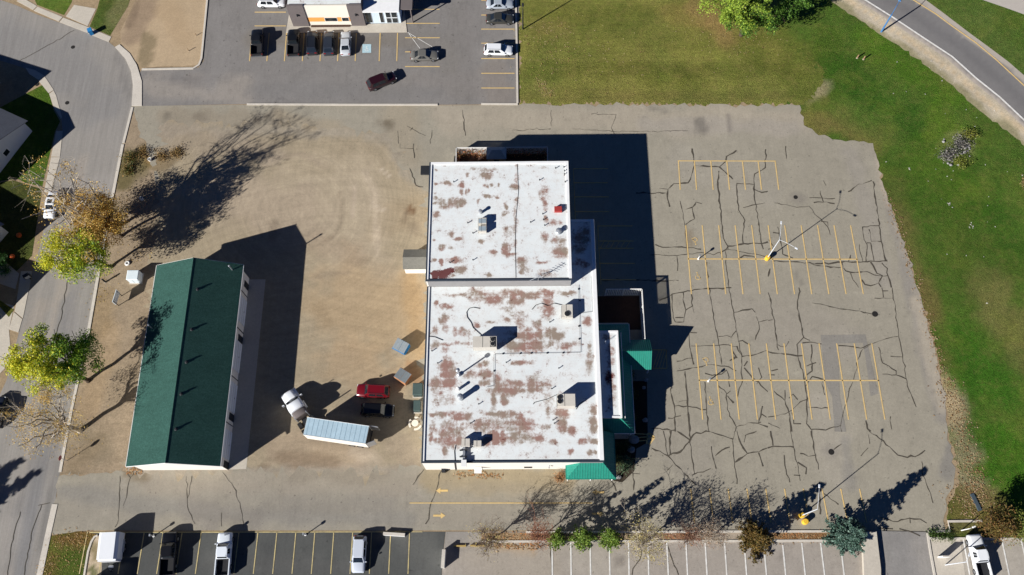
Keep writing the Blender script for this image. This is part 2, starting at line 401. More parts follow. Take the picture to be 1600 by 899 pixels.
# kerbside road, north east
def zc(ox, oy, pts, s=4.0): return [(ox + x / s, oy + y / s) for x, y in pts]
r_w = zc(1200, 0, [(400, -140), (605, 0), (780, 110), (960, 230), (1150, 355), (1300, 490), (1450, 610), (1598, 750), (1900, 1060)])
r_y = zc(1200, 0, [(680, -140), (905, 0), (1050, 90), (1150, 165), (1300, 270), (1420, 370), (1598, 535), (1900, 850)])
r_s = zc(1200, 0, [(300, -140), (505, 0), (650, 95), (800, 200), (900, 262), (1050, 372), (1200, 482), (1350, 622), (1450, 702), (1598, 812), (1900, 1130)])
r_e = zc(1200, 0, [(770, -140), (985, 0), (1100, 85), (1250, 200), (1400, 310), (1500, 385), (1598, 470), (1900, 770)])
r_w2 = [(x - 7, y + 4) for x, y in r_w]; r_s2 = [(x - 16, y + 10) for x, y in r_s]
shoulder = sheet('gravel_shoulder', rough_poly(PA(r_s2 + r_w[::-1]), .16, .6, 5), Z['road'] - .002, .8, M_dirt, S(190, 178, 156), [
    (r_s, 2, 5, S(206, 184, 150), .8, .4), (r_s2, 6, 9, S(146, 138, 104), .85, 1.0)])
M_roadc = S(124, 121, 119)
road = sheet('main_road', PA(r_w2 + r_e[::-1]), Z['road'] + .002, .8, M_road, M_roadc, [
    (r_w2, 5, 3, S(190, 178, 164), .8, .1), (r_e, 9, 4, S(184, 174, 160), .85, .15), ([(x + 20, y - 12) for x, y in r_w], 3, 10, S(112, 110, 109), .6, .2), ([(x - 18, y + 12) for x, y in r_y], 3, 10, S(114, 111, 110), .6, .2)])
MB().ribbon(PA(r_w), .3, Z['line']).build('edge_line', M_white, road)
MB().ribbon(PA(r_y), .22, Z['line']).build('edge_line', M_yellow, road)
far_pv = sheet('far_pavement', PA([(1520, -60), (1535, 0), (1570, 12), (1620, 30), (1700, 62), (1700, -60)]), Z['road'] + .002, 1.5, M_road, S(186, 178, 168))

# side street on the west
st_px = [(-110, 930), (-60, 760), (-16, 650), (10, 595), (36, 495), (46, 440), (64, 380), (80, 300), (90, 240), (98, 205), (96, 185), (88, 150), (72, 124), (52, 112), (30, 104), (-60, 76),
         (-60, -20), (24, 8), (60, 24), (100, 38), (140, 52), (170, 66), (190, 82), (204, 104), (208, 130), (206, 165), (192, 225), (180, 287), (152, 440), (137, 527), (112, 640), (99, 710), (90, 760), (86, 787), (62, 899), (55, 930)]
street = sheet('side_street', PA(st_px), Z['road'], .9, M_street, S(148, 143, 136), [
    ([(0, 60), (100, 100), (160, 160)], 20, 40, S(132, 130, 128), .6), ([(130, 250), (100, 420), (80, 560), (40, 750), (10, 899)], 5, 9, S(166, 156, 144), .6, .3),
    ([(105, 470), (70, 640), (30, 800), (10, 890)], 4, 7, S(122, 122, 122), .6, .4), ([(75, 700), (50, 800), (30, 899)], 5, 9, S(120, 120, 121), .65, .5), ([(120, 440), (100, 560)], 4, 9, S(138, 134, 131), .6),
    ([(60, 480), (40, 540)], 6, 12, S(160, 150, 138), .6), ([(95, 720), (62, 860)], 3, 4, S(118, 116, 112), .6, .4), ([(10, 820), (0, 880)], 8, 14, S(160, 154, 146), .6), ([(185, 90), (202, 150)], 3, 8, S(120, 116, 112), .5), ([(110, 300), (150, 290)], 12, 18, S(160, 154, 148), .4)])
# sidewalks and concrete gutters along the street
def slab(name, px, z=None, h=.0, m=None, parent=None):
    p = PA(px); z = Z['conc'] if z is None else z
    return MB().prism([(q.x, q.y) for q in p], -.05, z + h).build(name, m or M_conc, parent, kind=None if parent else 'structure')
sidewalk_l = empty('sidewalk'); sidewalk_l['kind'] = 'structure'
sw = [[(69, 300), (80, 246), (94, 246), (80, 302)], [(80, 245), (88, 205), (98, 205), (94, 245)], [(40, 106), (46, 116), (60, 125), (70, 119), (55, 110)], [(60, 126), (76, 146), (84, 141), (70, 120)],
      [(77, 147), (84, 168), (95, 186), (97, 184), (88, 150), (84, 142)], [(33, 424), (50, 424), (46, 452), (26, 472)], [(26, 473), (45, 453), (36, 498), (23, 487)], [(22, 488), (35, 499), (29, 520), (14, 515)],
      [(26, 2), (52, 16), (58, 10), (34, -4)], [(53, 17), (92, 34), (98, 27), (59, 11)], [(93, 35), (137, 52), (141, 44), (99, 28)], [(138, 53), (170, 66), (174, 58), (142, 45)]]
for q in sw: slab('paving_slab', q, .05, 0, M_conc, sidewalk_l)
drive_a = slab('driveway', [(103, 26), (116, 8), (150, 14), (137, 41)])
drive_b = slab('driveway', [(-60, 400), (-10, 440), (24, 452), (30, 428), (-10, 395)])
drive_c = slab('driveway', [(-60, 470), (0, 472), (22, 478), (14, 515), (18, 565), (-8, 592), (-60, 570)], .024)
gut_o = [(187, 70), (203, 84), (214, 102), (222, 128), (222, 166)]; gut_i = [(180, 74), (196, 92), (205, 112), (208, 134), (206, 166)]
gutter = MB().prism([(q.x, q.y) for q in PA(gut_o + gut_i[::-1])], -.05, .1).build('kerb_gutter', M_kerb, kind='structure')
def kerb(px, wd=.28, h=.13, name='kerb', m=None):
    p = PA(px); L = []; R = []; n = len(p)
    for i in range(n):
        d = (p[min(n - 1, i + 1)] - p[max(0, i - 1)]).to_2d().normalized(); q = Vector((-d.y, d.x)) * wd / 2
        L.append(p[i].to_2d() + q); R.append(p[i].to_2d() - q)
    return MB().prism([tuple(a) for a in L] + [tuple(a) for a in R[::-1]], -.05, h).build(name, m or M_kerb, kind='structure')
kerb([(192, 226), (180, 287), (166, 360), (152, 440), (137, 527)], .45, .1)
kerb([(135, 535), (112, 640), (99, 710), (94, 738)], .4, .07)
kerb([(86, 788), (76, 833), (62, 899), (56, 925)], .8, .08)
kerb([(207, 168), (193, 224)], .4, .1)
# yards of the houses on the west
hl = sheet('house_lawn', PA([(-60, 200), (72, 130), (84, 172), (94, 190), (86, 206), (66, 292), (40, 286), (28, 280), (-60, 290)]), Z['grass'] + .006, 1.0, M_grass, S(74, 100, 26))
hl2 = sheet('house_lawn', PA([(-60, 296), (20, 282), (66, 296), (50, 400), (26, 424), (-10, 392), (-60, 395)]), Z['grass'] + .006, 1.0, M_grass, S(70, 74, 36))
hl3 = sheet('house_lawn', PA([(40, -30), (120, -40), (112, 4), (100, 24), (58, 8)]), Z['grass'] + .006, 1.0, M_grass, S(86, 108, 40))
hl4 = sheet('house_lawn', PA([(152, 14), (166, -40), (215, -40), (200, 10), (172, 56), (140, 42)]), Z['grass'] + .006, 1.0, M_grass, S(84, 98, 44), [([(200, -20), (186, 30)], 10, 14, S(140, 132, 92), .8)])
hl5 = sheet('house_lawn', PA([(-60, 452), (-2, 468), (22, 484), (14, 496), (0, 480), (-60, 475)]), Z['conc'] + .003, 1.0, M_grass, S(104, 104, 44))
# gravel bed in the north west
bed_n = sheet('gravel_bed', rough_poly(PA([(226, -60), (330, -60), (326, 0), (316, 90), (308, 102), (222, 106), (212, 96), (190, 70), (188, 50), (212, 0)]), .1, 1.2, 7), Z['yard'], .7, M_grav, S(182, 160, 130), [
    ([(240, -10), (205, 60)], 10, 14, S(150, 130, 108), .8, .6), ([(230, 58), (222, 90)], 5, 9, S(118, 106, 80), .65, 1.6), ([(262, 10), (290, 60)], 8, 22, S(176, 152, 120), .6), ([(215, 0), (200, 40)], 3, 6, S(120, 102, 84), .6, .8)])

# north car park
top_px = [(208, 165), (208, 134), (222, 108), (310, 106), (318, 96), (330, -80), (812, -80), (809, 163), (700, 164), (385, 163), (222, 166)]
top_lot = sheet('north_car_park', PA(top_px), Z['lot'], .8, M_dasph, S(132, 128, 124), [
    ([(250, 135), (380, 140)], 14, 22, S(158, 150, 140), .7, .6), ([(270, 125), (330, 128)], 5, 12, S(118, 114, 112), .6), ([(340, 20), (345, 100), (330, 130)], 6, 18, S(140, 136, 132), .6), ([(400, 60), (640, 62)], 10, 16, S(126, 119, 110), .7),
    ([(640, 130), (790, 132)], 12, 24, S(138, 132, 126), .6), ([(400, 140), (680, 145)], 6, 16, S(128, 125, 122), .6), ([(720, 20), (725, 150)], 8, 20, S(128, 123, 118), .5), ([(640, 20), (700, 100)], 10, 20, S(130, 125, 118), .5), ([(775, 110), (785, 150)], 18, 10, S(140, 131, 122), .6)])
for q in ([(326, -40), (324, 0), (315, 92), (311, 102), (302, 107.5), (222, 109)], [(386, 163.5), (560, 164.2), (684, 164.2)], [(752, 163), (809, 163.4)], [(808.5, 162), (807.5, 80), (806, 0), (805, -60)]):
    kerb(q, .32, .15)

# the property: asphalt, gravel yard
lot_px = [(206, 166), (385, 164), (685, 165), (811, 164), (1250, 165), (1256, 196), (1300, 218), (1364, 224), (1380, 290), (1398, 340), (1418, 400), (1440, 470), (1464, 560), (1478, 640), (1480, 680), (1492, 740), (1488, 765), (1477, 780), (1478, 832), (1378, 830),
          (1378, 829), (140, 829), (80, 836), (84, 800), (92, 744), (150, 740), (205, 737), (250, 600), (250, 300)]
asphc = S(157, 150, 134)
lot = sheet('asphalt_lot', rough_poly(PA(lot_px), .2, .7, 8, skip=(0, 1, 2, 18, 19, 20, 21)), Z['lot'] + .003, .6, M_asph, asphc, [
    ([(700, 185), (1240, 190)], 14, 24, S(171, 160, 142), .7), ([(1010, 195), (1240, 200)], 8, 14, S(158, 151, 141), .5), ([(620, 185), (640, 240)], 16, 24, S(159, 148, 128), .8),
    ([(1092, 190), (1097, 205)], 3, 9, S(96, 91, 85), .55, 1.0), ([(1020, 170), (1040, 175)], 3, 9, S(107, 102, 95), .5, 1.0), ([(1138, 180), (1142, 208)], 1, 5, S(113, 106, 100), .5, 1.0),
    ([(100, 790), (300, 788), (640, 800)], 20, 22, S(148, 141, 130), .5), ([(100, 765), (220, 790), (400, 808), (640, 812)], 4, 12, S(133, 130, 124), .5), ([(300, 800), (390, 815)], 10, 16, S(135, 128, 119), .5, .9),
    ([(420, 795), (600, 790)], 5, 14, S(135, 129, 120), .5, .9), ([(240, 750), (640, 752)], 8, 14, S(159, 148, 132), .5), ([(680, 750), (880, 750)], 12, 10, S(159, 143, 113), .75), ([(700, 775), (880, 778)], 8, 14, S(154, 144, 126), .5),
    ([(690, 810), (900, 812)], 8, 14, S(148, 140, 128), .5), ([(1290, 640), (1310, 740)], 12, 24, S(167, 159, 145), .5), ([(1320, 690), (1330, 760)], 4, 8, S(135, 131, 125), .5),
    ([(1100, 480), (1300, 520)], 20, 40, S(154, 146, 135), .4), ([(1330, 240), (1355, 330), (1380, 440)], 6, 14, S(154, 147, 138), .4), ([(1374, 235), (1392, 318), (1412, 388), (1436, 468), (1460, 556), (1474, 640)], 2, 5, S(190, 176, 150), .8, 1.2), ([(1395, 310), (1420, 430), (1450, 560), (1472, 650)], 7, 9, S(141, 135, 128), .65, .5), ([(1430, 470), (1470, 640)], 3, 8, S(178, 167, 148), .7, .7),
    ([(1490, 700), (1480, 740)], 5, 8, S(130, 126, 120), .7, .5), ([(1370, 230), (1390, 320)], 3, 6, S(171, 159, 143), .6, .6), ([(1240, 308), (1246, 310)], 3, 12, S(126, 119, 112), .5), ([(1366, 491), (1370, 490)], 2, 7, S(120, 115, 108), .5), ([(1299, 705), (1302, 708)], 3, 12, S(132, 125, 118), .5),
    ([(1076, 365), (1078, 380)], 2, 9, S(135, 120, 98), .6), ([(1060, 250), (1200, 300)], 10, 30, S(161, 154, 141), .4), ([(270, 185), (420, 195)], 14, 16, S(148, 137, 119), .7, .7), ([(305, 182), (320, 186)], 3, 10, S(119, 109, 96), .6, 1.0), ([(360, 200), (372, 198)], 4, 9, S(113, 104, 91), .6, 1.0),
    ([(590, 190), (606, 200)], 3, 10, S(124, 115, 100), .6, 1.0), ([(440, 185), (520, 200)], 7, 14, S(159, 145, 122), .6), ([(1245, 430), (1252, 445)], 2, 7, S(111, 106, 98), .5, .9), ([(460, 740), (600, 742)], 5, 10, S(139, 129, 113), .5, .9), ([(1000, 640), (1090, 720)], 14, 30, S(148, 141, 130), .4),
    ([(365, 197), (368, 199)], 4, 6, S(104, 96, 82), .75, 1.2), ([(383, 194), (385, 195)], 3, 5, S(108, 98, 84), .7, 1.2), ([(400, 187), (402, 187)], 2, 5, S(110, 100, 86), .7, 1.2), ([(416, 182), (418, 182)], 2, 5, S(112, 102, 88), .7, 1.2), ([(452, 199), (456, 201)], 3, 6, S(108, 98, 84), .6, 1.2), ([(330, 208), (334, 209)], 3, 5, S(116, 106, 90), .6, 1.2), ([(262, 180), (262, 185)], 2, 5, S(116, 108, 96), .6, 1.2), ([(604, 192), (607, 195)], 3, 6, S(108, 98, 82), .7, 1.2),
    ([(222, 745), (205, 735)], 4, 8, S(120, 104, 79), .6, .9)])
yard_px = [(250, 196), (330, 190), (420, 196), (520, 200), (606, 208), (625, 262), (650, 288), (668, 300), (666, 446), (658, 730), (640, 728), (600, 742), (520, 736), (420, 738), (200, 737), (225, 600), (243, 300)]
yard = sheet('gravel_yard', rough_poly(PA(yard_px), .6, .6, 9), Z['yard'], .6, M_yard, S(162, 148, 124), [
    ([(360, 290), (440, 320), (540, 300), (560, 420)], 30, 50, S(180, 165, 141), .75, .6),
    ([(250, 200), (420, 204), (600, 212)], 6, 16, S(159, 149, 132), .85, 1.0), ([(610, 215), (628, 268), (660, 296)], 4, 12, S(159, 149, 132), .85, .9), ([(200, 735), (420, 737), (640, 732)], 3, 9, S(157, 147, 132), .85, .9),
    ([(350, 300), (450, 340)], 30, 50, S(164, 148, 128), .6), ([(560, 470), (640, 500)], 50, 50, S(172, 150, 119), .8), ([(600, 350), (650, 330)], 14, 26, S(156, 140, 115), .7), ([(560, 300), (600, 420)], 10, 30, S(168, 154, 132), .5),
    ([(640, 430), (655, 560)], 6, 16, S(173, 145, 107), .7), ([(590, 400), (585, 300), (570, 270)], 2, 5, S(187, 171, 149), .7, .3), ([(596, 266), (610, 278)], 1, 3, S(198, 182, 161), .7, .2), ([(582, 320), (602, 330)], 1, 3, S(198, 182, 161), .7, .2),
    ([(530, 300), (537, 335), (527, 365), (505, 380)], 1.2, 3, S(134, 120, 101), .55, .3), ([(552, 290), (553, 340)], 1.2, 3, S(186, 169, 149), .6, .3), ([(425, 250), (470, 240), (510, 262)], 1.2, 4, S(151, 135, 118), .4, .5),
    ([(435, 700), (560, 705)], 14, 16, S(160, 142, 120), .7), ([(440, 715), (520, 725)], 3, 8, S(131, 113, 93), .6, 1.0), ([(410, 727), (416, 728)], 2, 7, S(127, 110, 91), .6), ([(555, 705), (590, 720)], 5, 10, S(182, 167, 147), .6), ([(620, 700), (640, 720)], 10, 14, S(155, 140, 120), .6),
    ([(640, 326), (644, 330)], 3, 4, S(119, 93, 69), .9, .6), ([(633, 333), (631, 348)], 1, 3, S(113, 97, 80), .7, .8), ([(645, 355), (650, 365)], 4, 9, S(134, 120, 101), .6), ([(500, 385), (560, 400)], 8, 20, S(160, 142, 120), .5), ([(495, 432), (545, 425)], 1.5, 5, S(142, 126, 107), .5, .6),
    ([(560, 410), (572, 405)], 4, 9, S(144, 128, 107), .5, .9), ([(500, 480), (510, 500)], 3, 10, S(149, 130, 103), .5, .9), ([(540, 560), (580, 590)], 20, 30, S(175, 151, 120), .6), ([(645, 570), (655, 600)], 4, 8, S(155, 114, 77), .6, .9), ([(430, 350), (425, 368)], 3, 7, S(123, 110, 94), .5, .9),
    ([(270, 210), (420, 240)], 14, 26, S(158, 144, 126), .5), ([(280, 240), (240, 260)], 5, 10, S(119, 100, 69), .6, .9)])
# asphalt repair
patch_m = [(1282, 524), (1352, 523), (1372, 615), (1360, 620), (1355, 580), (1352, 560), (1348, 536), (1309, 537), (1312, 618), (1322, 675), (1304, 675), (1300, 620), (1290, 600)]
sheet('asphalt_patch', PA(patch_m), Z['patch'], .6, M_asph, S(141, 136, 127), parent=lot, kind=None)

# south car parks
sl_px = [(140, 833), (152, 836), (150, 846), (136, 880), (132, 930), (690, 930), (692, 860), (696, 833), (650, 830.5), (300, 831)]
s_lot = sheet('south_west_car_park', PA([(128, 832.5), (696, 831), (692, 866), (688, 940), (125, 940)]), Z['lot'], .7, M_dasph, S(84, 85, 83), [
    ([(300, 850), (640, 860)], 14, 20, S(89, 90, 87), .6), ([(650, 840), (680, 890)], 14, 20, S(100, 100, 96), .8), ([(420, 860), (425, 895)], 6, 9, S(77, 78, 77), .6), ([(330, 880), (560, 890)], 6, 14, S(94, 93, 90), .5, .8)])
s_mid = sheet('south_car_park', PA([(696.5, 831), (1345, 831), (1350, 940), (688.5, 940), (692.5, 866)]), Z['lot'] + .0015, .7, M_asph, S(164, 155, 144), [
    ([(700, 842), (760, 845)], 8, 10, S(146, 142, 136), .7), ([(760, 870), (850, 880)], 16, 22, S(168, 158, 143), .6), ([(900, 880), (1000, 885)], 8, 16, S(174, 166, 154), .5), ([(970, 876), (965, 878)], 2, 6, S(120, 112, 104), .6, .9), ([(780, 855), (830, 858)], 5, 6, S(186, 158, 120), .5, .9), ([(1050, 880), (1300, 885)], 10, 20, S(158, 150, 140), .5), ([(1221, 868), (1224, 872)], 1, 4, S(98, 92, 86), .7, .8)])
s_drv = sheet('entrance_drive', PA([(1345.5, 831), (1378, 829), (1478, 831), (1452, 834), (1470, 940), (1350.5, 940)]), Z['lot'] + .003, .7, M_dasph, S(146, 142, 137), [([(1400, 850), (1410, 899)], 8, 16, S(138, 135, 131), .6), ([(1435, 850), (1445, 890)], 5, 9, S(158, 152, 144), .6)])
s_east = sheet('south_east_car_park', PA([(1452.5, 834), (1480, 832), (1760, 832), (1760, 940), (1470.5, 940)]), Z['lot'], .7, M_asph, S(170, 162, 150))
# planting bed between the lots, kerbed
bed_s = sheet('planting_bed', PA([(752, 832.5), (1340, 831.5), (1342, 846), (752, 846)]), Z['conc'] + .004, .5, M_dirt, S(148, 128, 104), [
    ([(760, 840), (860, 841)], 3, 6, S(168, 136, 98), .7, 1.0), ([(1040, 838), (1120, 840)], 4, 6, S(150, 102, 76), .7, 1.0), ([(1210, 838), (1290, 840)], 5, 6, S(132, 98, 62), .8, 1.0), ([(1120, 836), (1170, 838)], 3, 6, S(170, 160, 146), .6, .8)])
kerb([(752, 846.5), (980, 846.2), (1342, 845)], .3, .14); kerb([(822, 831.8), (1040, 831.4), (1340, 830.4)], .3, .14)
isl = MB().prism([(q.x, q.y) for q in PA([(1345, 832), (1367, 831.5), (1374, 890), (1374, 930), (1349, 930)])], -.05, .6).build('concrete_island', M_conc, kind='structure')
slab('concrete_pad', [(1453, 842.5), (1500, 842.5), (1512, 930), (1468, 930)])
M_rbed = sheet('shrub_bed', PA([(1450, 833), (1484, 832), (1482, 814), (1535, 814), (1535, 800), (1640, 800), (1640, 841), (1452, 841)]), Z['conc'] + .004, .5, M_grass, S(72, 82, 34), [([(1490, 824), (1530, 826)], 6, 6, S(110, 100, 66), .8, .6), ([(1545, 826), (1590, 830)], 10, 10, S(104, 84, 48), .8, .8)])
kerb([(1450, 831.5), (1484, 830.5), (1481, 815), (1534, 814.5)], .3, .14); kerb([(1449, 833), (1453, 860), (1460, 899), (1466, 925)], .3, .14); kerb([(1452, 841.5), (1604, 842.5)], .3, .14)
# grassy corner by the street
corner = sheet('corner_lawn', rough_poly(PA([(80, 838), (100, 834), (128, 830), (152, 835), (142, 846), (137, 862), (131, 899), (127, 940), (56, 940), (68, 890)]), .15, .8, 12), Z['grass'] + .016, .6, M_grass, S(84, 88, 38), [
    ([(90, 845), (140, 838)], 8, 8, S(120, 92, 50), .8, .9), ([(80, 870), (74, 899)], 6, 8, S(112, 88, 48), .7, .9), ([(110, 880), (115, 899)], 9, 14, S(74, 96, 30), .6)])
sbed = sheet('gravel_strip', PA([(150, 838), (155, 836), (160, 870), (156, 940), (128, 940), (132, 899), (138, 864), (143, 848)]), Z['conc'], .5, M_grav, S(190, 172, 146), [([(147, 855), (150, 870)], 2, 4, S(110, 100, 60), .7, 1.0), ([(143, 890), (146, 898)], 3, 3, S(80, 90, 40), .8, .8)])
kerb([(153, 837), (148, 839), (143, 847), (138, 862), (132, 899), (127, 930)], .25, .14)

# ------------------------------------------------------------------ painted markings (parts of the lots)
def line(px, parent, m=None, wd=.165, name='stall_line'):
    return MB().ribbon(PA(px), wd, Z['line']).build(name, m or M_yellow, parent)
for x in (1060, 1085, 1110.5, 1135.5, 1160, 1184.5, 1211): line([(x, 252.5), (x + 1.5 + (x - 1000) * .02, 297)], lot)
line([(1059, 251.8), (1212, 252.2)], lot, name='row_line')
for i in range(11): line([(1071.3 + 25.75 * i, 352.5), (1080.2 + 26.85 * i, 460)], lot)
line([(1074, 405), (1340, 405.5)], lot, name='row_line', wd=.18)
for i in range(11): line([(1087.5 + 27.45 * i, 537), (1098 + 28.45 * i, 656)], lot)
line([(1091.5, 594.5), (1373, 595)], lot, name='row_line', wd=.18)
for i in range(10): line([(1079 + 29.3 * i, 764), (1085 + 29.9 * i, 817)], lot)
for y, x0, x1 in ((264, 896, 950), (286, 896, 949), (308, 897, 951), (331, 898, 952), (353.5, 934, 988), (377, 935, 990), (388.5, 935, 990), (412, 936, 992), (437.5, 938, 994)): line([(x0, y), (x1, y)], lot, wd=.18)
line([(896, 264), (899, 344)], lot, wd=.1); line([(934, 353), (939, 445)], lot, wd=.1)
for i in range(6): line([(938 + 8 * i, 388), (944 + 8 * i, 377.5)], lot, wd=.1, name='hatch_line')
for q in ([(1018, 547), (1041, 547)], [(1019, 576), (1042, 576)], [(1041, 547), (1042, 576)]): line(q, lot, wd=.16)
for i in range(4): line([(1020 + 5 * i, 575), (1030 + 4 * i, 548)], lot, wd=.1, name='hatch_line')
line([(640, 786.3), (925, 786.3)], lot, wd=.13, name='lane_line')
def arrow(px, ang, parent, L=1.7):
    c = P(*px); R = Matrix.Rotation(ang, 2)
    pts = [R @ Vector(q) for q in ((-L / 2, -.14), (L * .12, -.14), (L * .12, -.42), (L / 2, 0), (L * .12, .42), (L * .12, .14), (-L / 2, .14))]
    return MB().poly([(c.x + p.x, c.y + p.y, Z['line']) for p in pts]).build('lane_arrow', M_yellow, parent)
arrow((690.5, 767), math.pi, lot); arrow((686.5, 806), 0, lot); arrow((934.5, 769.5), math.pi, lot); arrow((934, 803), 0, lot)
# big arrow with hatching by the entrance
for q in ([(1010, 680), (1015, 677.5)], [(1015, 677.5), (1022, 684)], [(1022, 684), (1014, 695)], [(1011, 687), (1020, 683)], [(1011, 689), (1011, 694)]): line(q, lot, wd=.3, name='arrow_mark')
for q in ([(994, 678), (1010, 679)], [(994, 684), (1012, 683)], [(994, 690), (1012, 688)]): line(q, lot, wd=.12, name='hatch_line')
def wheelchair(px, parent, s=1.0, rz=0.0, m=None, z=None):
    c = P(*px); b = MB(); z = z or Z['line']
    def seg(pts, wd): b.ribbon([(c.x + (x * math.cos(rz) - y * math.sin(rz)) * s, c.y + (x * math.sin(rz) + y * math.cos(rz)) * s) for x, y in pts], wd * s, z)
    seg([(.34 * math.cos(a) , -.22 + .34 * math.sin(a)) for a in [math.radians(t) for t in range(130, 385, 17)]], .10)
    seg([(-.05, .42), (-.02, .02), (.24, .0), (.36, -.44), (.50, -.42)], .11); seg([(-.04, .24), (.22, .22)], .08)
    seg([(-.15, .58), (.04, .58)], .18)
    return b.build('wheelchair_symbol', m or M_yellow, parent)
for q, rz in (((1086, 377), math.pi), ((1090, 432), 0), ((1103, 565), math.pi), ((1110, 627), 0)): wheelchair(q, lot, 1.0, rz)
# manholes and drains
for q, r in (((1243, 308.5), .34), ((1367, 491), .45), ((1298.8, 706.5), .42)): 
    c = P(*q); MB().lathe((c.x, c.y, 0), [(r, .0), (r, .04), (r * .9, .046)], 14).build('drain_cover', M_iron, lot)
for q in ((114, 74), (58, 132), (105, 161)):
    c = P(*q); MB().lathe((c.x, c.y, 0), [(.35, .0), (.35, .03), (.3, .034)], 14).build('manhole_cover', M_iron, street)
# north car park lines
for x in (390, 417, 444.5, 472.5, 500, 527.5, 555, 592.5, 620): line([(x + 4 - (x - 390) * .012, 52), (x, 96)], top_lot)
for y in (19.5, 41, -2): line([(398, y), (447, y)], top_lot)
for y in (-8, 15, 37, 59.5, 81.5, 104.5): line([(633, y), (687, y)], top_lot)
for y in (1, 24, 46, 68, 92, 115, 138): line([(752, y), (804, y)], top_lot)
for q in ([(639, 53), (656, 76)], [(637, 51), (676, 74)]): line(q, top_lot, M_white, .1, 'hatch_line')
M_blue = mat('pale_blue_road_paint', S(176, 204, 212), rough=.8, noise=((3, .1), (12, .15)))
hp = MB().poly([(*p[:2], Z['line']) for p in PA([(566, 83), (580, 83), (580, 69.5), (566.5, 69.5)])]).build('accessible_bay_panel', M_blue, top_lot)
wheelchair((573, 77), top_lot, .75, 0, M_white, Z['line'] + .004)
# south lots lines
for k in range(18):
    line([(640 - 29.6 * k, 831.5), (637.5 - 30.2 * k, 897)], s_lot, M_ypale, .13)
line([(140, 832.3), (660, 831.2)], s_lot, M_ypale, .13, name='row_line')
tops = [862.5, 891.7, 922, 952, 982, 1012.5, 1041.7, 1071.7, 1101.7, 1132, 1162.5, 1193, 1222.5, 1252.5, 1282, 1313]
bots = [863, 892.5, 923, 953, 983, 1013.7, 1044.5, 1074.5, 1105, 1136, 1167, 1198, 1228, 1258.7, 1289, 1319.5]
for a, b in zip(tops, bots): line([(a, 848.5), (b, 905)], s_mid, M_white, .19)
for a, b in ((1505, 1516), (1565, 1578), (1595, 1610)): line([(a, 843.5), (b, 905)], s_east, M_white, .19)

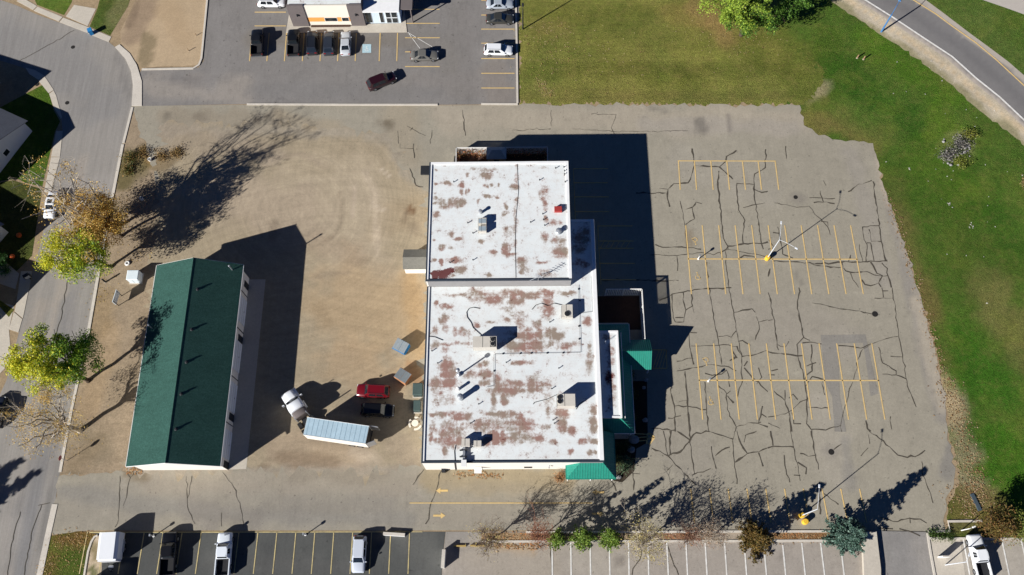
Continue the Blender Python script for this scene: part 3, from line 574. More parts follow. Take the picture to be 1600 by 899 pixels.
# ------------------------------------------------------------------ cracks sealed with tar
CR = {(800, 225): [[(1125,30),(1140,130),(1120,200),(1100,245),(1010,250),(975,285),(970,340),(985,395)],[(1145,135),(1295,145),(1335,110),(1340,80),(1402,42)],[(1295,145),(1380,222)],[(1292,170),(1285,250),(1300,400),(1310,500),(1320,590),(1348,640),(1350,665)],[(1585,35),(1582,150),(1515,190),(1510,280),(1520,370),(1540,480),(1555,610),(1570,660)],[(1510,255),(1405,248),(1405,320),(1415,415),(1455,480),(1440,600),(1445,630)],[(920,278),(975,285)],[(775,308),(960,308)],[(1050,358),(1070,440),(1080,510),(1092,650),(1100,700)],[(1085,505),(1140,470),(1125,400),(1150,365),(1185,375)],[(1085,410),(1125,398)],[(895,630),(940,648),(1060,645),(1180,660)],[(860,695),(1030,700),(1180,680),(1260,695),(1350,660),(1420,675),(1520,690),(1598,705)],[(1300,690),(1350,640),(1450,625),(1560,625),(1598,615)],[(1030,700),(1033,795)],[(1445,400),(1525,380),(1580,370)],[(1510,285),(1560,305),(1598,298)],[(1330,670),(1340,790),(1355,899)],[(1215,740),(1225,899)],[(1425,715),(1450,698),(1520,710)],[(560,852),(760,852),(1040,856)]],
(1200, 225): [[(110,15),(115,95)],[(40,370),(110,380),(180,398),(255,390),(290,440),(345,490),(372,520),(388,570)],[(330,485),(372,490),(375,515)],[(258,338),(345,340),(418,342)],[(285,368),(340,366),(415,375)],[(325,292),(345,365)],[(345,230),(362,262)],[(500,300),(550,265),(648,230)],[(655,235),(672,352),(685,440),(700,560),(725,700),(735,730)],[(590,520),(692,513)],[(590,520),(600,600),(618,630),(612,735)],[(618,620),(640,620),(662,735)],[(630,535),(645,610),(705,612)],[(570,630),(590,735)],[(25,735),(180,738),(330,750),(460,740),(620,738),(745,732)],[(250,740),(290,760),(440,775),(470,770),(460,740)],[(470,775),(485,795),(520,805),(620,800),(690,825),(745,825)],[(515,810),(530,850),(565,899)],[(640,740),(680,810),(715,825),(700,850),(690,870),(640,888),(605,880),(585,850)],[(710,745),(745,780),(750,830),(770,899)],[(690,870),(705,895)],[(60,520),(75,590),(85,640),(90,690),(155,715)],[(30,555),(65,560)],[(5,600),(40,650),(0,660)],[(0,830),(12,780)],[(500,740),(515,695)]],
(800, 450): [[(920,80),(1000,40),(1070,28),(1160,10),(1260,5),(1370,0)],[(1070,30),(1075,100),(1085,140),(1072,215),(1018,215)],[(1120,20),(1128,115),(1085,140)],[(1128,120),(1138,160)],[(1000,40),(1000,130),(1020,215)],[(1020,187),(1072,187)],[(1230,0),(1250,120),(1290,350),(1310,480)],[(1355,0),(1385,150),(1410,300),(1435,440),(1440,580),(1410,680)],[(1385,155),(1440,140),(1500,132),(1520,155)],[(1290,305),(1340,298),(1370,310),(1400,270)],[(1525,180),(1540,215),(1598,200)],[(1540,215),(1545,260),(1525,300),(1520,325)],[(1115,365),(1175,365),(1290,360),(1405,368)],[(1105,285),(1110,370),(1135,480)],[(1030,460),(1130,440)],[(1115,280),(1155,282)],[(1030,520),(1130,500),(1240,480),(1330,490),(1400,520)],[(1415,335),(1440,330),(1490,360)],[(1405,365),(1440,430),(1490,425),(1598,390)],[(1360,455),(1400,430)],[(1450,490),(1470,460)],[(1375,395),(1405,440)],[(1450,500),(1520,580),(1598,650)],[(1080,520),(1095,720),(1110,899)],[(990,630),(1015,740),(1020,899)],[(1205,590),(1215,760),(1230,899)],[(1015,740),(1095,740),(1210,762)],[(1045,710),(1090,705)],[(1285,610),(1340,660),(1345,760),(1400,870),(1500,845),(1555,840)],[(1340,665),(1365,645)],[(1345,675),(1385,720)],[(975,815),(1055,800)],[(870,880),(1015,890)],[(1400,870),(1395,899)],[(1565,740),(1540,850),(1598,870)],[(1560,790),(1590,810)],[(1205,535),(1250,548),(1310,540),(1340,515),(1355,560),(1360,620)],[(1540,500),(1560,560),(1530,600)]],
(1200, 450): [[(0,30),(25,140),(50,300),(65,390)],[(0,205),(28,200)],[(192,0),(182,130),(222,310),(180,355),(190,450),(220,540),(235,640),(240,720),(245,790),(240,850),(275,895)],[(60,355),(110,370),(130,335)],[(0,400),(100,415),(215,425)],[(222,312),(260,330)],[(215,345),(260,340),(335,352)],[(270,355),(270,430),(275,520),(240,545),(232,620),(250,590),(275,555),(345,575)],[(240,490),(300,468)],[(345,575),(335,600),(355,670)],[(275,95),(330,102),(420,125),(520,140),(650,165),(700,170)],[(810,305),(740,318),(690,335),(640,355),(590,385),(560,450),(550,520),(520,610),(480,740),(465,800),(455,850),(460,899)],[(440,362),(500,365),(580,378),(640,350)],[(775,0),(800,160),(815,290),(840,420),(860,560),(880,640),(925,745)],[(690,370),(715,470),(755,490),(800,520),(800,545),(862,570)],[(715,540),(800,545)],[(765,428),(840,432)],[(710,0),(720,60)],[(665,65),(775,65)],[(715,20),(750,20)],[(0,808),(60,800),(130,775),(220,705),(240,700)],[(0,845),(75,880)],[(35,645),(105,705),(105,640)],[(105,705),(130,780),(145,899)],[(240,745),(300,748),(380,752)],[(130,690),(155,665),(185,700)],[(150,780),(160,850),(205,850)],[(455,860),(360,890),(275,885)],[(610,830),(620,880),(640,899)],[(765,805),(772,885)],[(20,520),(60,510)],[(0,545),(40,545)]],
(800, 674): [[(870,105),(975,155),(1020,210),(1110,300),(1150,340)],[(975,155),(1050,130),(1150,10)],[(990,0),(985,100),(990,150)],[(945,0),(960,90),(975,155)],[(1110,0),(1120,150),(1140,265)],[(1030,0),(1110,55)],[(1005,210),(970,245)],[(750,190),(760,370)],[(755,265),(800,268)],[(1150,10),(1240,5),(1380,50)],[(1390,0),(1378,60),(1390,200),(1405,330)],[(1405,0),(1430,80),(1470,140),(1420,175),(1395,195)],[(1470,140),(1540,130),(1598,105)],[(1540,135),(1568,220)],[(1245,95),(1255,165),(1275,235)],[(1270,155),(1310,120),(1360,100)],[(1450,70),(1460,25),(1530,0)],[(1120,275),(1240,235)],[(610,300),(650,375)]],
(1200, 674): [[(0,105),(30,95),(160,100)],[(140,0),(165,120),(200,310)],[(270,0),(295,150),(315,240)],[(630,0),(720,60),(810,150),(870,165),(940,150),(980,120)],[(100,150),(115,270),(135,320)],[(200,140),(250,158),(300,150)],[(185,195),(240,230),(235,270)],[(160,275),(200,278)],[(580,155),(625,105)],[(625,20),(635,80)],[(410,115),(460,80)],[(320,350),(325,520)],[(345,390),(440,460)],[(15,0),(30,90)],[(960,190),(965,270),(1000,360),(1030,450)],[(700,540),(780,565),(880,545),(950,550),(990,575)],[(885,540),(888,575)]],
(0, 674): [[(795,265),(815,290),(795,380),(770,470)],[(820,285),(860,250)],[(1165,280),(1170,420),(1180,500),(1220,580)],[(1200,280),(1185,370),(1170,420)],[(1390,255),(1460,350),(1500,450),(1520,600)],[(1385,510),(1385,595)],[(750,280),(745,450),(740,550),(720,600)]],
(400, 674): [[(1050,240),(980,335)],[(1155,250),(1130,360),(1090,460),(1080,550),(1060,580)]],
(400, 0): [[(945,790),(1000,820),(1060,850)],[(960,820),(980,800)],[(885,820),(890,899)],[(1290,690),(1300,810),(1310,850)],[(1100,815),(1090,899)]],
(800, 0): [[(495,715),(650,718),(620,800),(640,840)],[(245,690),(245,790)],[(0,815),(240,808)],[(380,808),(560,820),(800,825),(1100,820)]],
(400, 225): [[(960,150),(1000,260),(1045,270)],[(985,0),(990,90)],[(900,0),(900,28),(985,30)]]}
thin = {(0, 674): .55, (800, 0): .5, (400, 0): .6, (400, 225): .6}
rc = random.Random(21)
def crack_pts(px, jit=.07, step=.55):
    w_ = [Vector(P(*q)[:2]) for q in px]; out = []
    for a, b in zip(w_, w_[1:]):
        k = max(1, int((b - a).length / step))
        for j in range(k):
            p = a + (b - a) * (j / k); e = 0 if j == 0 else 1
            out.append((p.x + rc.gauss(0, jit) * e, p.y + rc.gauss(0, jit) * e))
    out.append(tuple(w_[-1])); return out
cb = MB(); k_ = 0
for off, ls in CR.items():
    for l_ in ls:
        pts = crack_pts(zc(*off, l_)); wv = rc.uniform(.6, 1.45) * thin.get(off, 1.0)
        cb.ribbon(pts, [max(.03, (.125 + rc.gauss(0, .055)) * wv) for _ in pts], Z['crack'] + .0004 * (k_ % 6)); k_ += 1
cb.build('crack_seal', M_tar, lot, kind='stuff')
cb = MB()
for l_ in ([(810,740),(800,800),(755,860),(750,899)], [(970,710),(1000,800),(1040,899)], [(155,740),(175,718),(205,710),(232,716),(243,740),(245,800),(246,899)]):
    pts = crack_pts(zc(800, 674, l_)); cb.ribbon(pts, [.13] * len(pts), Z['crack'])
cb.build('crack_seal', M_tar, s_mid, kind='stuff')
cb = MB()
for l_ in ([(820,610),(880,625),(950,655)], [(690,606),(780,611)]):
    pts = crack_pts(zc(1200, 674, l_)); cb.ribbon(pts, [.16] * len(pts), Z['crack'])
cb.build('crack_seal', M_tar, s_drv, kind='stuff')
cb = MB()
for l_ in ([(30, 96), (60, 80), (116, 48)], [(105, 440), (95, 500), (80, 545)], [(65, 790), (50, 830), (38, 899)], [(32, 800), (18, 850), (12, 899)], [(110, 278), (121, 310)], [(78, 786), (60, 790)]):
    pts = crack_pts(l_); cb.ribbon(pts, [.09] * len(pts), Z['crack'])
cb.build('crack_seal', M_tar, street, kind='stuff')
# ------------------------------------------------------------------ building materials
M_wallw = mat('cream_stucco', S(236, 231, 220), rough=.9, noise=((.6, .05), (6, .05)))
M_wallg = mat('grey_wall', S(150, 148, 146), rough=.9, noise=((.8, .06),))
M_cop_d = mat('dark_coping', S(58, 66, 76), rough=.5, noise=((2, .1),))
M_cop_w = mat('white_coping', S(240, 240, 238), rough=.6, noise=((1.5, .05),))
M_green = mat('green_metal', S(32, 130, 111), rough=.55, spec=.35, noise=((.8, .10), (2.5, .10), (9, .08)))
M_greenr = mat('green_metal_rib', S(44, 140, 122), rough=.5, spec=.4)
M_dglass = mat('dark_glass', (.012, .018, .022), rough=.06, spec=.6)
M_trim = mat('white_trim', S(238, 237, 233), rough=.6)
M_dark = mat('dark_metal', S(42, 44, 48), rough=.6, noise=((6, .2),))
M_hvac = mat('hvac_casing', S(206, 200, 188), rough=.55, noise=((1.5, .06), (12, .05)))
M_grille = mat('fan_grille', S(34, 36, 40), rough=.7)
M_galv = mat('galvanised_steel', S(190, 194, 198), rough=.4, metal=.6, noise=((4, .1),))
M_pipe = mat('black_cable', S(30, 30, 30), rough=.8)
M_wood = mat('weathered_wood', S(150, 124, 92), rough=.9, noise=((3, .2), (14, .2)))
M_brick = mat('brown_paving', S(74, 54, 44), rough=.95, noise=((1, .2), (6, .25), (18, .25)))
M_shing = mat('grey_shingle', S(118, 116, 108), rough=.95, noise=((2, .12), (12, .2)))
M_red = mat('red_paint', S(168, 62, 58), rough=.6, noise=((4, .1),))
def roof_mat():
    g = G('white_roof_membrane'); mk = g.attr('mask'); sp = g.n('SeparateColor'); g.l(mk, sp.inputs[0])
    n1 = g.noise(.9, 8, .68); n2 = g.noise(.28, 5, .6); n3 = g.noise(3.4, 6, .75)
    c = g.mixc(g.rng(n2, .35, .7, 0, .35), S(232, 236, 234), S(212, 219, 220))
    c = g.mixc(g.rng(g.noise(.45, 5, .7, stretch=(.25, 3, 1)), .5, .75, 0, .22), c, S(204, 196, 184))
    def stain(ch, amt, lo, hi):
        a = g.n('Math', operation='MULTIPLY_ADD'); g.l(sp.outputs[ch], a.inputs[0]); a.inputs[1].default_value = .95
        d = g.n('Math', operation='MULTIPLY_ADD'); g.l(n1, d.inputs[0]); d.inputs[1].default_value = 2.4; d.inputs[2].default_value = -1.2
        g.l(d.outputs[0], a.inputs[2])
        e = g.n('Math', operation='MULTIPLY_ADD'); g.l(n3, e.inputs[0]); e.inputs[1].default_value = 1.5; e.inputs[2].default_value = -.75
        s_ = g.n('Math', operation='ADD'); g.l(a.outputs[0], s_.inputs[0]); g.l(e.outputs[0], s_.inputs[1])
        return g.rng(s_.outputs[0], lo, hi, 0, amt)
    tone = g.mixc(g.rng(g.noise(.35, 3, .5), .4, .6, 0, 1), S(140, 122, 104), S(146, 104, 90))
    c = g.mixc(stain(0, .30, -.15, .6), c, S(196, 170, 156)); c = g.mixc(stain(0, .9, .22, .8), c, tone)
    c = g.mixc(stain(1, .95, .35, .6), c, S(96, 30, 28))
    spk = g.noise(5.5, 3, .5); c = g.mixc(g.rng(spk, .66, .74, 0, .6), c, S(150, 134, 118))
    c = g.mul(c, g.rng(g.noise(8, 5, .7), .25, .75, .95, 1.04))
    g.l(c, g.b.inputs['Base Color']); g.b.inputs['Roughness'].default_value = .75; g.b.inputs['Specular IOR Level'].default_value = .3
    return g.m
M_roof = roof_mat()

# ------------------------------------------------------------------ main commercial building
UX0, UX1, UY0, UY1, UH = -13.35, 7.5, 46.35, 65.5, 8.2
LX0, LX1, LY0, LH = -13.35, 11.22, 20.8, 5.9
NY = 56.85
main = empty('commercial_building', (-1, 43, 0), 0, 'long low white flat-roofed commercial building with stained roof and green metal awnings', 'building')
O = Vector((-1, 43, 0))
class LB(MB):
    """builder whose world coordinates are stored relative to a thing's origin"""
    def __init__(s, org): MB.__init__(s); s.org = Vector(org)
    def build(s, *a, **k):
        s.v = [(x - s.org.x, y - s.org.y, z - s.org.z) for x, y, z in s.v]; return MB.build(s, *a, **k)
LB(O).bb(UX0, UX1, UY0, UY1, 0, UH - .25).build('wall', M_wallw, main, label='upper block wall in cream stucco')
lpoly = [(LX0, LY0), (LX1, LY0), (LX1, NY), (UX1 + .003, NY), (UX1 + .003, UY0 - .003), (LX0, UY0 - .003)]
LB(O).prism(lpoly, 0, LH - .25).build('wall', M_wallw, main, label='lower block wall in cream stucco')
def zblobs(ox, oy, s, lst, h, ch=0):
    return [(P(ox + b[0] / s, oy + b[1] / s, h), b[2] / s / 10.3, b[3] / s / 10.3, b[4] if len(b) > 4 else 1.0, ch) for b in lst]
def blob_mask(bl):
    def f(X, Y):
        M = np.zeros((len(X), 3), np.float32)
        jx = (fbm(X, Y, .9) - .47) * .8; jy = (fbm(X + 40, Y - 31, .9) - .47) * .8
        for c, rx, ry, k, ch in bl:
            d = np.hypot((X + jx - c.x) / max(rx, .15), (Y + jy - c.y) / max(ry, .15))
            M[:, ch] = np.maximum(M[:, ch], np.clip(1.55 - d * .72, 0, 1) * k)
        # board joints under the membrane stay cleaner
        for V_, sp_, ph_ in ((X, 1.22, .3), (Y, 1.36, .1)):
            t_ = np.abs(((V_ + ph_) / sp_) % 1 - .5) * 2; M[:, 0] *= 1 - .28 * np.clip((t_ - .72) / .28, 0, 1)
        return M
    return f
z66 = 6.66
ub = zblobs(640, 190, z66, [(800,560,45,25),(395,640,35,18),(540,655,22,25),(600,715,15,30),(540,735,18,25),(345,860,40,35),(430,840,25,40),(520,845,45,35),(790,670,18,20),(850,655,10,15),(925,660,10,12),(1090,680,35,22),(820,770,45,12),(915,785,18,12),(1000,880,15,20),(1400,740,35,60,.7),(1410,860,20,40,.8),(1370,465,35,10,.6),(275,500,8,10),(275,640,15,12),(275,750,10,10),(275,800,15,18),(275,855,15,12),(1110,810,10,25),(710,825,12,25),(600,550,12,20),(650,490,90,6,.5),(820,500,70,5,.5)], UH) + \
     zblobs(640, 325, z66, [(280,65,28,30),(435,265,15,30),(510,325,40,8),(260,325,12,15),(340,410,25,28),(425,415,20,12),(475,535,50,25),(255,540,20,10),(335,555,15,20),(750,350,18,15),(875,460,28,18),(1000,420,30,45),(1030,480,20,20),(1095,480,25,20),(1095,150,12,60,.7),(1165,535,25,20),(1165,610,30,25,.8),(1160,680,25,15),(830,690,22,22),(530,650,45,35),(990,60,25,20,.7),(1520,150,40,25,.8),(1420,110,20,30),(1545,330,50,25),(1550,440,40,30),(1410,310,25,40,.7),(1415,680,60,25,.8),(1380,570,50,12,.8),(1095,330,10,100,.6),(1030,260,40,60,.5),(440,690,25,25,.8)], UH) + \
     zblobs(640, 325, z66, [(265,690,35,28),(350,685,55,38),(405,655,35,28)], UH, 1) + zblobs(800, 225, 4, [(270,490,30,15,.8),(290,600,35,15),(305,670,40,30),(200,300,20,45,.6),(205,380,15,30,.7),(60,760,25,40,.8),(30,180,8,100,.5),(20,480,8,100,.6)], UH)
lb = zblobs(640, 450, z66, [(710,75,75,45,.85),(880,110,65,45),(1070,60,90,35),(1250,75,110,30),(1430,60,45,35),(1110,130,60,35),(1440,140,40,25),(1030,215,50,25,.8),(1430,240,40,50,.9),(1010,335,30,20),(1165,370,40,45,.8),(1330,385,30,25,.8),(375,185,40,22),(355,320,35,35),(265,155,15,25),(265,440,25,40,.8),(370,430,25,30,.6),(460,460,15,40,.7),(560,460,40,30,.7),(260,600,30,25,.7),(470,580,140,12,.7),(375,640,25,25,.7),(390,820,55,60,.95),(840,350,30,10),(690,390,25,15,.8),(1200,480,80,45),(1345,480,30,40),(1460,475,55,45),(1560,490,30,40),(1090,600,60,55),(1270,600,110,50),(1455,590,25,25),(1160,775,40,20),(760,790,35,20,.8),(800,875,40,30),(1070,775,12,12),(1100,270,60,30,.5),(500,70,80,10,.6)], LH) + \
     zblobs(640, 580, z66, [(270,130,55,55),(400,130,65,45),(400,30,60,45),(300,250,50,50,.5),(390,290,60,35,.6),(650,35,50,30,.8),(800,25,45,30),(800,120,50,25),(910,120,30,60),(980,180,100,50),(1100,190,40,35),(870,300,20,60),(985,300,25,50),(1130,130,55,30),(1170,200,30,15),(1300,180,60,35),(1400,130,60,35,.7),(340,465,50,25),(540,460,90,28),(240,465,30,12),(990,450,150,25),(1150,460,30,30),(430,580,60,50,.9),(560,570,40,30,.8),(720,550,50,50,.85),(350,690,50,50,.9),(430,720,100,45),(220,690,15,40),(290,720,35,30),(800,600,60,40,.8),(1000,560,100,35,.9),(1180,570,65,45),(1350,570,90,20,.7),(880,680,50,40),(960,690,25,45),(1080,690,50,35),(1140,680,15,30),(1260,700,90,30),(830,740,60,40),(360,840,22,40),(235,580,25,40,.7),(1440,280,35,45,.7),(1430,430,15,40,.7),(1560,440,40,25),(420,640,110,60,.6),(920,520,120,40,.5)], LH) + \
     zblobs(800, 450, 4, [(60,290,50,20),(150,290,25,20),(250,285,40,25),(290,300,15,20),(100,360,90,25),(235,355,18,15),(340,360,45,15,.8),(220,130,25,45,.9),(470,205,18,20),(340,30,35,10),(55,215,20,25,.8),(155,225,18,20,.8),(490,365,10,20,.8),(490,470,15,40,.8),(60,465,40,10,.8),(315,790,30,18),(225,770,10,30,.8),(45,800,25,15),(55,850,50,35,.9),(310,850,20,40),(370,885,15,15),(505,780,15,30),(505,850,20,30),(130,610,30,40,.8),(40,600,30,15)], LH) + \
     zblobs(860, 630, z66, [(120,110,50,40),(120,240,35,50),(225,275,30,30),(450,100,20,25),(445,220,30,35),(450,400,35,25),(340,405,25,20,.8),(210,500,18,20),(415,515,18,18),(475,520,12,15),(25,400,25,25,.8)], LH) + zblobs(860, 300, z66, [(330,480,60,80,.9),(300,560,50,60,.9),(370,420,30,60,.8),(320,740,50,30,.8)], LH)
def org_sheet(name, poly, z, cell, m, bl, org, parent):
    o = sheet(name, poly, z, cell, m, (1, 1, 1), (), blob_mask(bl), None, parent=parent)
    o.data.transform(Matrix.Translation(-Vector(org))); return o
inset = .32
org_sheet('roof', [(UX0 + inset, UY0 + inset), (UX1 - inset, UY0 + inset), (UX1 - inset, UY1 - inset), (UX0 + inset, UY1 - inset)], UH - .16, .16, M_roof, ub, O, main)
org_sheet('roof', [(LX0 + inset, LY0 + inset), (LX1 - .45, LY0 + inset), (LX1 - .45, NY - inset), (UX1 + .05, NY - inset), (UX1 + .05, UY0 - .05), (LX0 + inset, UY0 - .05)], LH - .16, .16, M_roof, lb, O, main)
# parapets with coping
def parapet(x0, x1, y0, y1, z, m): LB(O).bb(x0, x1, y0, y1, z - .3, z).build('parapet', m, main)
parapet(UX0 - .06, UX0 + .16, UY0 - .06, UY1 + .06, UH, M_cop_d); parapet(UX0 + .163, UX0 + .34, UY0 + .163, UY1 - .163, UH - .01, M_cop_w)
parapet(UX0 + .163, UX1 + .06, UY0 - .06, UY0 + .16, UH, M_cop_d); parapet(UX1 - .34, UX1 + .06, UY0 + .163, UY1 + .06, UH, M_cop_w); parapet(UX0 + .163, UX1 - .343, UY1 - .3, UY1 + .06, UH, M_cop_w)
parapet(LX0 - .06, LX0 + .16, LY0 - .06, UY0 - .06, LH, M_cop_d); parapet(LX0 + .163, LX0 + .34, LY0 + .163, UY0 - .1, LH - .01, M_cop_w)
parapet(LX0 + .163, LX1 + .06, LY0 - .06, LY0 + .16, LH, M_cop_d); parapet(LX1 - .5, LX1 + .06, LY0 + .163, NY + .06, LH + .04, M_cop_w); parapet(UX1 + .05, LX1 - .503, NY - .3, NY + .06, LH, M_cop_w)
LB(O).bb(UX0 + .2, UX1 - .02, UY0 - .03, UY0 + .02, LH - .1, UH - .31).build('step_wall', M_wallg, main)
# expansion joints and conduits on the roofs
def roofpath(px, h, r, m, name, lift=.08): LB(O).path(PA(px, h + lift), r, 5).build(name, m, main)
roofpath([(808, 253.5), (810, 300), (806, 340), (805, 380), (806, 434)], UH - .16, .03, M_dark, 'roof_joint', .02)
roofpath([(760, 605), (771, 603), (772, 553.6), (800, 553), (907, 551), (905, 490), (903.5, 446)], LH - .16, .02, M_dark, 'conduit', .12)
roofpath([(905, 490), (926, 487), (924, 432)], LH - .16, .018, M_dark, 'conduit', .12)
for q in ((786, 553), (813, 552.6), (830, 552.2), (855, 552), (880, 551.6), (905, 530), (904.5, 510), (906, 470), (772, 580), (904, 452)): 
    c = P(*q, LH - .16); LB(O).bb(c.x - .1, c.x + .1, c.y - .1, c.y + .1, c.z, c.z + .1).build('conduit_block', M_dark, main)
for px in ([(750, 482.3), (740, 480.5), (733, 482), (729, 488), (730, 496), (736, 504), (739, 512), (752, 524)], [(831, 484), (837, 477), (846, 474), (856, 478), (866, 474), (879, 477)], [(833, 632), (835, 629), (855, 624), (872, 616)], [(665, 525), (680, 527), (692, 532)], [(711, 722), (710, 705), (712, 696)], [(900, 640), (905, 632), (912, 627)]):
    roofpath(px, LH - .16, .035, M_pipe, 'roof_cable', .05)
# small roof vents and pipes
def vent(px, h, r, ht, m=M_galv, cap=1.5, name='roof_vent'):
    c = P(*px, h); LB(O).lathe((c.x, c.y, c.z), [(r, 0), (r, ht * .8), (r * cap, ht * .8), (r * cap, ht * .93), (r * .4, ht)], 12).build(name, m, main)
vent((720, 623), LH - .16, .36, 1.45, M_galv, 1.15); vent((716, 609), LH - .16, .2, .95, M_trim, 1.1)
c = P(717, 586, LH - .16); LB(O).lathe((c.x, c.y, c.z), [(.3, 0), (.3, .25), (.11, .35), (.11, 2.3), (.3, 2.35), (.3, 2.5), (.08, 2.6)], 12).build('flue_pipe', M_galv, main)
vent((751, 333), UH - .16, .22, .8, M_galv, 1.3)
for px, h in (((709, 285), UH), ((843, 282), UH), ((868, 263.5), UH), ((881, 262), UH), ((882, 268), UH), ((882, 273), UH), ((883, 285), UH), ((731, 349), UH), ((739, 365), UH), ((829, 348), UH), ((703, 411), UH), ((739, 407), UH), ((848, 335), UH), ((849, 344), UH), ((851, 353), UH),
              ((675, 549), LH), ((684, 568), LH), ((791, 567), LH), ((859, 504), LH), ((748, 632), LH), ((735, 662), LH), ((864, 657), LH), ((866, 662), LH), ((873, 576), LH), ((862, 608), LH)):
    vent(px, h - .16, .06, .38, M_dark, 1.4)
# rooftop HVAC units stand on the roof: things of their own
M_louv = mat('grey_louvre', S(150, 164, 172), rough=.6, noise=((3, .1),))
def hvac(pxs, h, ht, label, fans, louvre=None):
    """pxs: top-face corners (x0,y0,x1,y1) in pixels at roof + ht"""
    a = P(pxs[0], pxs[3], h + ht); b = P(pxs[2], pxs[1], h + ht); cx, cy = (a.x + b.x) / 2, (a.y + b.y) / 2; dx, dy = b.x - a.x, b.y - a.y
    t = empty('rooftop_unit', (cx, cy, h - .16), 0, label, 'air conditioner', 'rooftop units on the white roof'); ht += .16
    MB().bb(-dx / 2, dx / 2, -dy / 2, dy / 2, .18, ht).build('casing', M_hvac, t)
    MB().bb(-dx / 2 + .1, dx / 2 - .1, -dy / 2 + .1, dy / 2 - .1, 0, .18).build('base_rail', M_dark, t)
    for (fx, fy, r) in fans:
        MB().lathe((fx * dx / 2, fy * dy / 2, 0), [(r * 1.08, ht), (r * 1.08, ht + .08), (r, ht + .09)], 18).build('fan_shroud', M_hvac, t)
        MB().lathe((fx * dx / 2, fy * dy / 2, 0), [(r * .98, ht + .02), (r * .98, ht + .095), (r * .2, ht + .10), (r * .18, ht + .14)], 18).build('fan', M_grille, t)
    if louvre:
        x0, x1, y0, y1 = louvre; MB().bb(x0 * dx / 2, x1 * dx / 2, y0 * dy / 2, y1 * dy / 2, ht - .02, ht + .02).build('coil_panel', M_louv if h > 7 else M_grille, t)
    for i in range(6):
        yy = -dy / 2 + dy * (i + .5) / 6
        MB().bb(-dx / 2 - .02, -dx / 2 + .01, yy - .1, yy + .1, .3, ht - .2).build('louvre', M_grille, t)
    MB().bb(-dx * .1, -dx * .1 + .04, -dy / 2, dy / 2, ht, ht + .02).build('panel_seam', M_dark, t)
    return t
hvac((739, 525.5, 776, 543), LH, 1.6, 'long beige rooftop unit with a dark coil at one end, on the stained lower roof', [(.66, .4, .32), (.66, -.4, .32)], (.44, .94, -.9, .9))
hvac((878, 476, 894.5, 496), LH, .95, 'small square rooftop unit with a single round fan near the east parapet', [(.0, -.45, .42)])
hvac((871, 615.5, 898.5, 634.5), LH, 1.65, 'large pale rooftop unit with two round fans side by side near the east parapet', [(-.72, .42, .36), (-.72, -.25, .36)])
hvac((721, 685.5, 734, 697), LH, .8, 'small beige unit joined to the south parapet by a duct', [])
hvac((740, 688.5, 752, 698), LH, .75, 'small plain beige box unit beside the ducted one', [])
hvac((747, 340.5, 760, 350), UH, .7, 'grey louvred exhaust box on the upper roof, beside the round vent pipe', [], (-.9, .9, -.7, .7))
hvac((747, 352.5, 760, 362), UH, .7, 'grey louvred exhaust box on the upper roof, away from the vent pipe', [], (-.9, .9, -.7, .7))
dct = [P(725, 698, LH), P(725, 722, LH)]; LB(O).box(((dct[0].x + dct[1].x) / 2, (dct[0].y + dct[1].y) / 2, LH + .15), (.3, (dct[0] - dct[1]).length, .3)).build('duct', M_galv, main)
LB(O).bb(dct[1].x - .35, dct[1].x + .35, dct[1].y - .7, dct[1].y + .2, LH + .0, LH + .5).build('duct_hood', M_trim, main)
for q in (704, 714): c = P(724, q, LH); LB(O).bb(c.x - .5, c.x + .5, c.y - .06, c.y + .06, LH - .16, LH + .34).build('duct_bracket', M_dark, main)
c = P(872, 328, UH); LB(O).box((c.x, c.y, UH + .1), (1.1, .8, .55)).build('roof_hatch', M_red, main)
c = P(873, 362, UH); LB(O).lathe((c.x, c.y, UH - .16), [(.45, 0), (.45, .2), (.3, .3), (.3, .5), (.42, .5), (.42, .62), (.1, .72)], 12).build('roof_vent', M_galv, main)
# aerial mast on the step between the roofs
c = P(841, 438, UH); aer = LB(O)
aer.tube((c.x, c.y, UH - .3), (c.x, c.y, UH + 2.2), .04).tube((c.x - 1.2, c.y, UH - .1), (c.x, c.y, UH + 1.2), .03).tube((c.x + .3, c.y + .9, UH - .1), (c.x, c.y, UH + 1.2), .03)
for k in range(5): aer.tube((c.x - .6 + .06 * k, c.y + .2, UH + 1.2 + .22 * k), (c.x + .6 - .06 * k, c.y - .2, UH + 1.2 + .22 * k), .02)
aer.build('aerial', M_galv, main)
# west lean-to, dark hood, south wall fittings
SH = P(649, 402, 3.0); a0 = P(630, 421, 2.3); a1 = P(630, 391, 2.3)
sx0, sy0, sy1 = a0.x, a0.y + .1, a1.y
LB(O).bb(sx0 + .1, UX0 - .003, sy0 + .15, sy1 - .15, 0, 2.3).build('porch_wall', M_wallw, main)
ym = (sy0 + sy1) / 2
LB(O).loft([[(x, sy0 - .1, 2.22), (x, ym, 3.0), (x, sy1 + .1, 2.22), (x, sy1 + .1, 2.32), (x, ym, 3.12), (x, sy0 - .1, 2.32)] for x in (sx0 - .05, UX0 - .004)]).build('porch_roof', M_shing, main, fix=True)
h0 = P(657, 272, 3.4); LB(O).bb(h0.x, UX0 - .003, h0.y, h0.y + 1.5, 3.0, 3.35).build('door_hood', M_dark, main)
LB(O).bb(UX0 - .04, UX0 - .005, h0.y + .2, h0.y + 1.3, 0, 2.1).build('door', M_wood, main)
h0 = P(681, 250, 3.0); LB(O).bb(-12.4, -10.7, UY1 + .003, UY1 + .6, 2.6, 2.8).build('door_hood', M_dark, main)
for px, wd in ((747.5, 1.0), (825, 1.1)):
    c = P(px, 730, 1.2); LB(O).bb(c.x - wd / 2, c.x + wd / 2, LY0 - .05, LY0 - .004, .0 if px < 800 else 1.2, 2.1).build('door' if px < 800 else 'wall_vent', M_trim if px < 800 else M_grille, main)
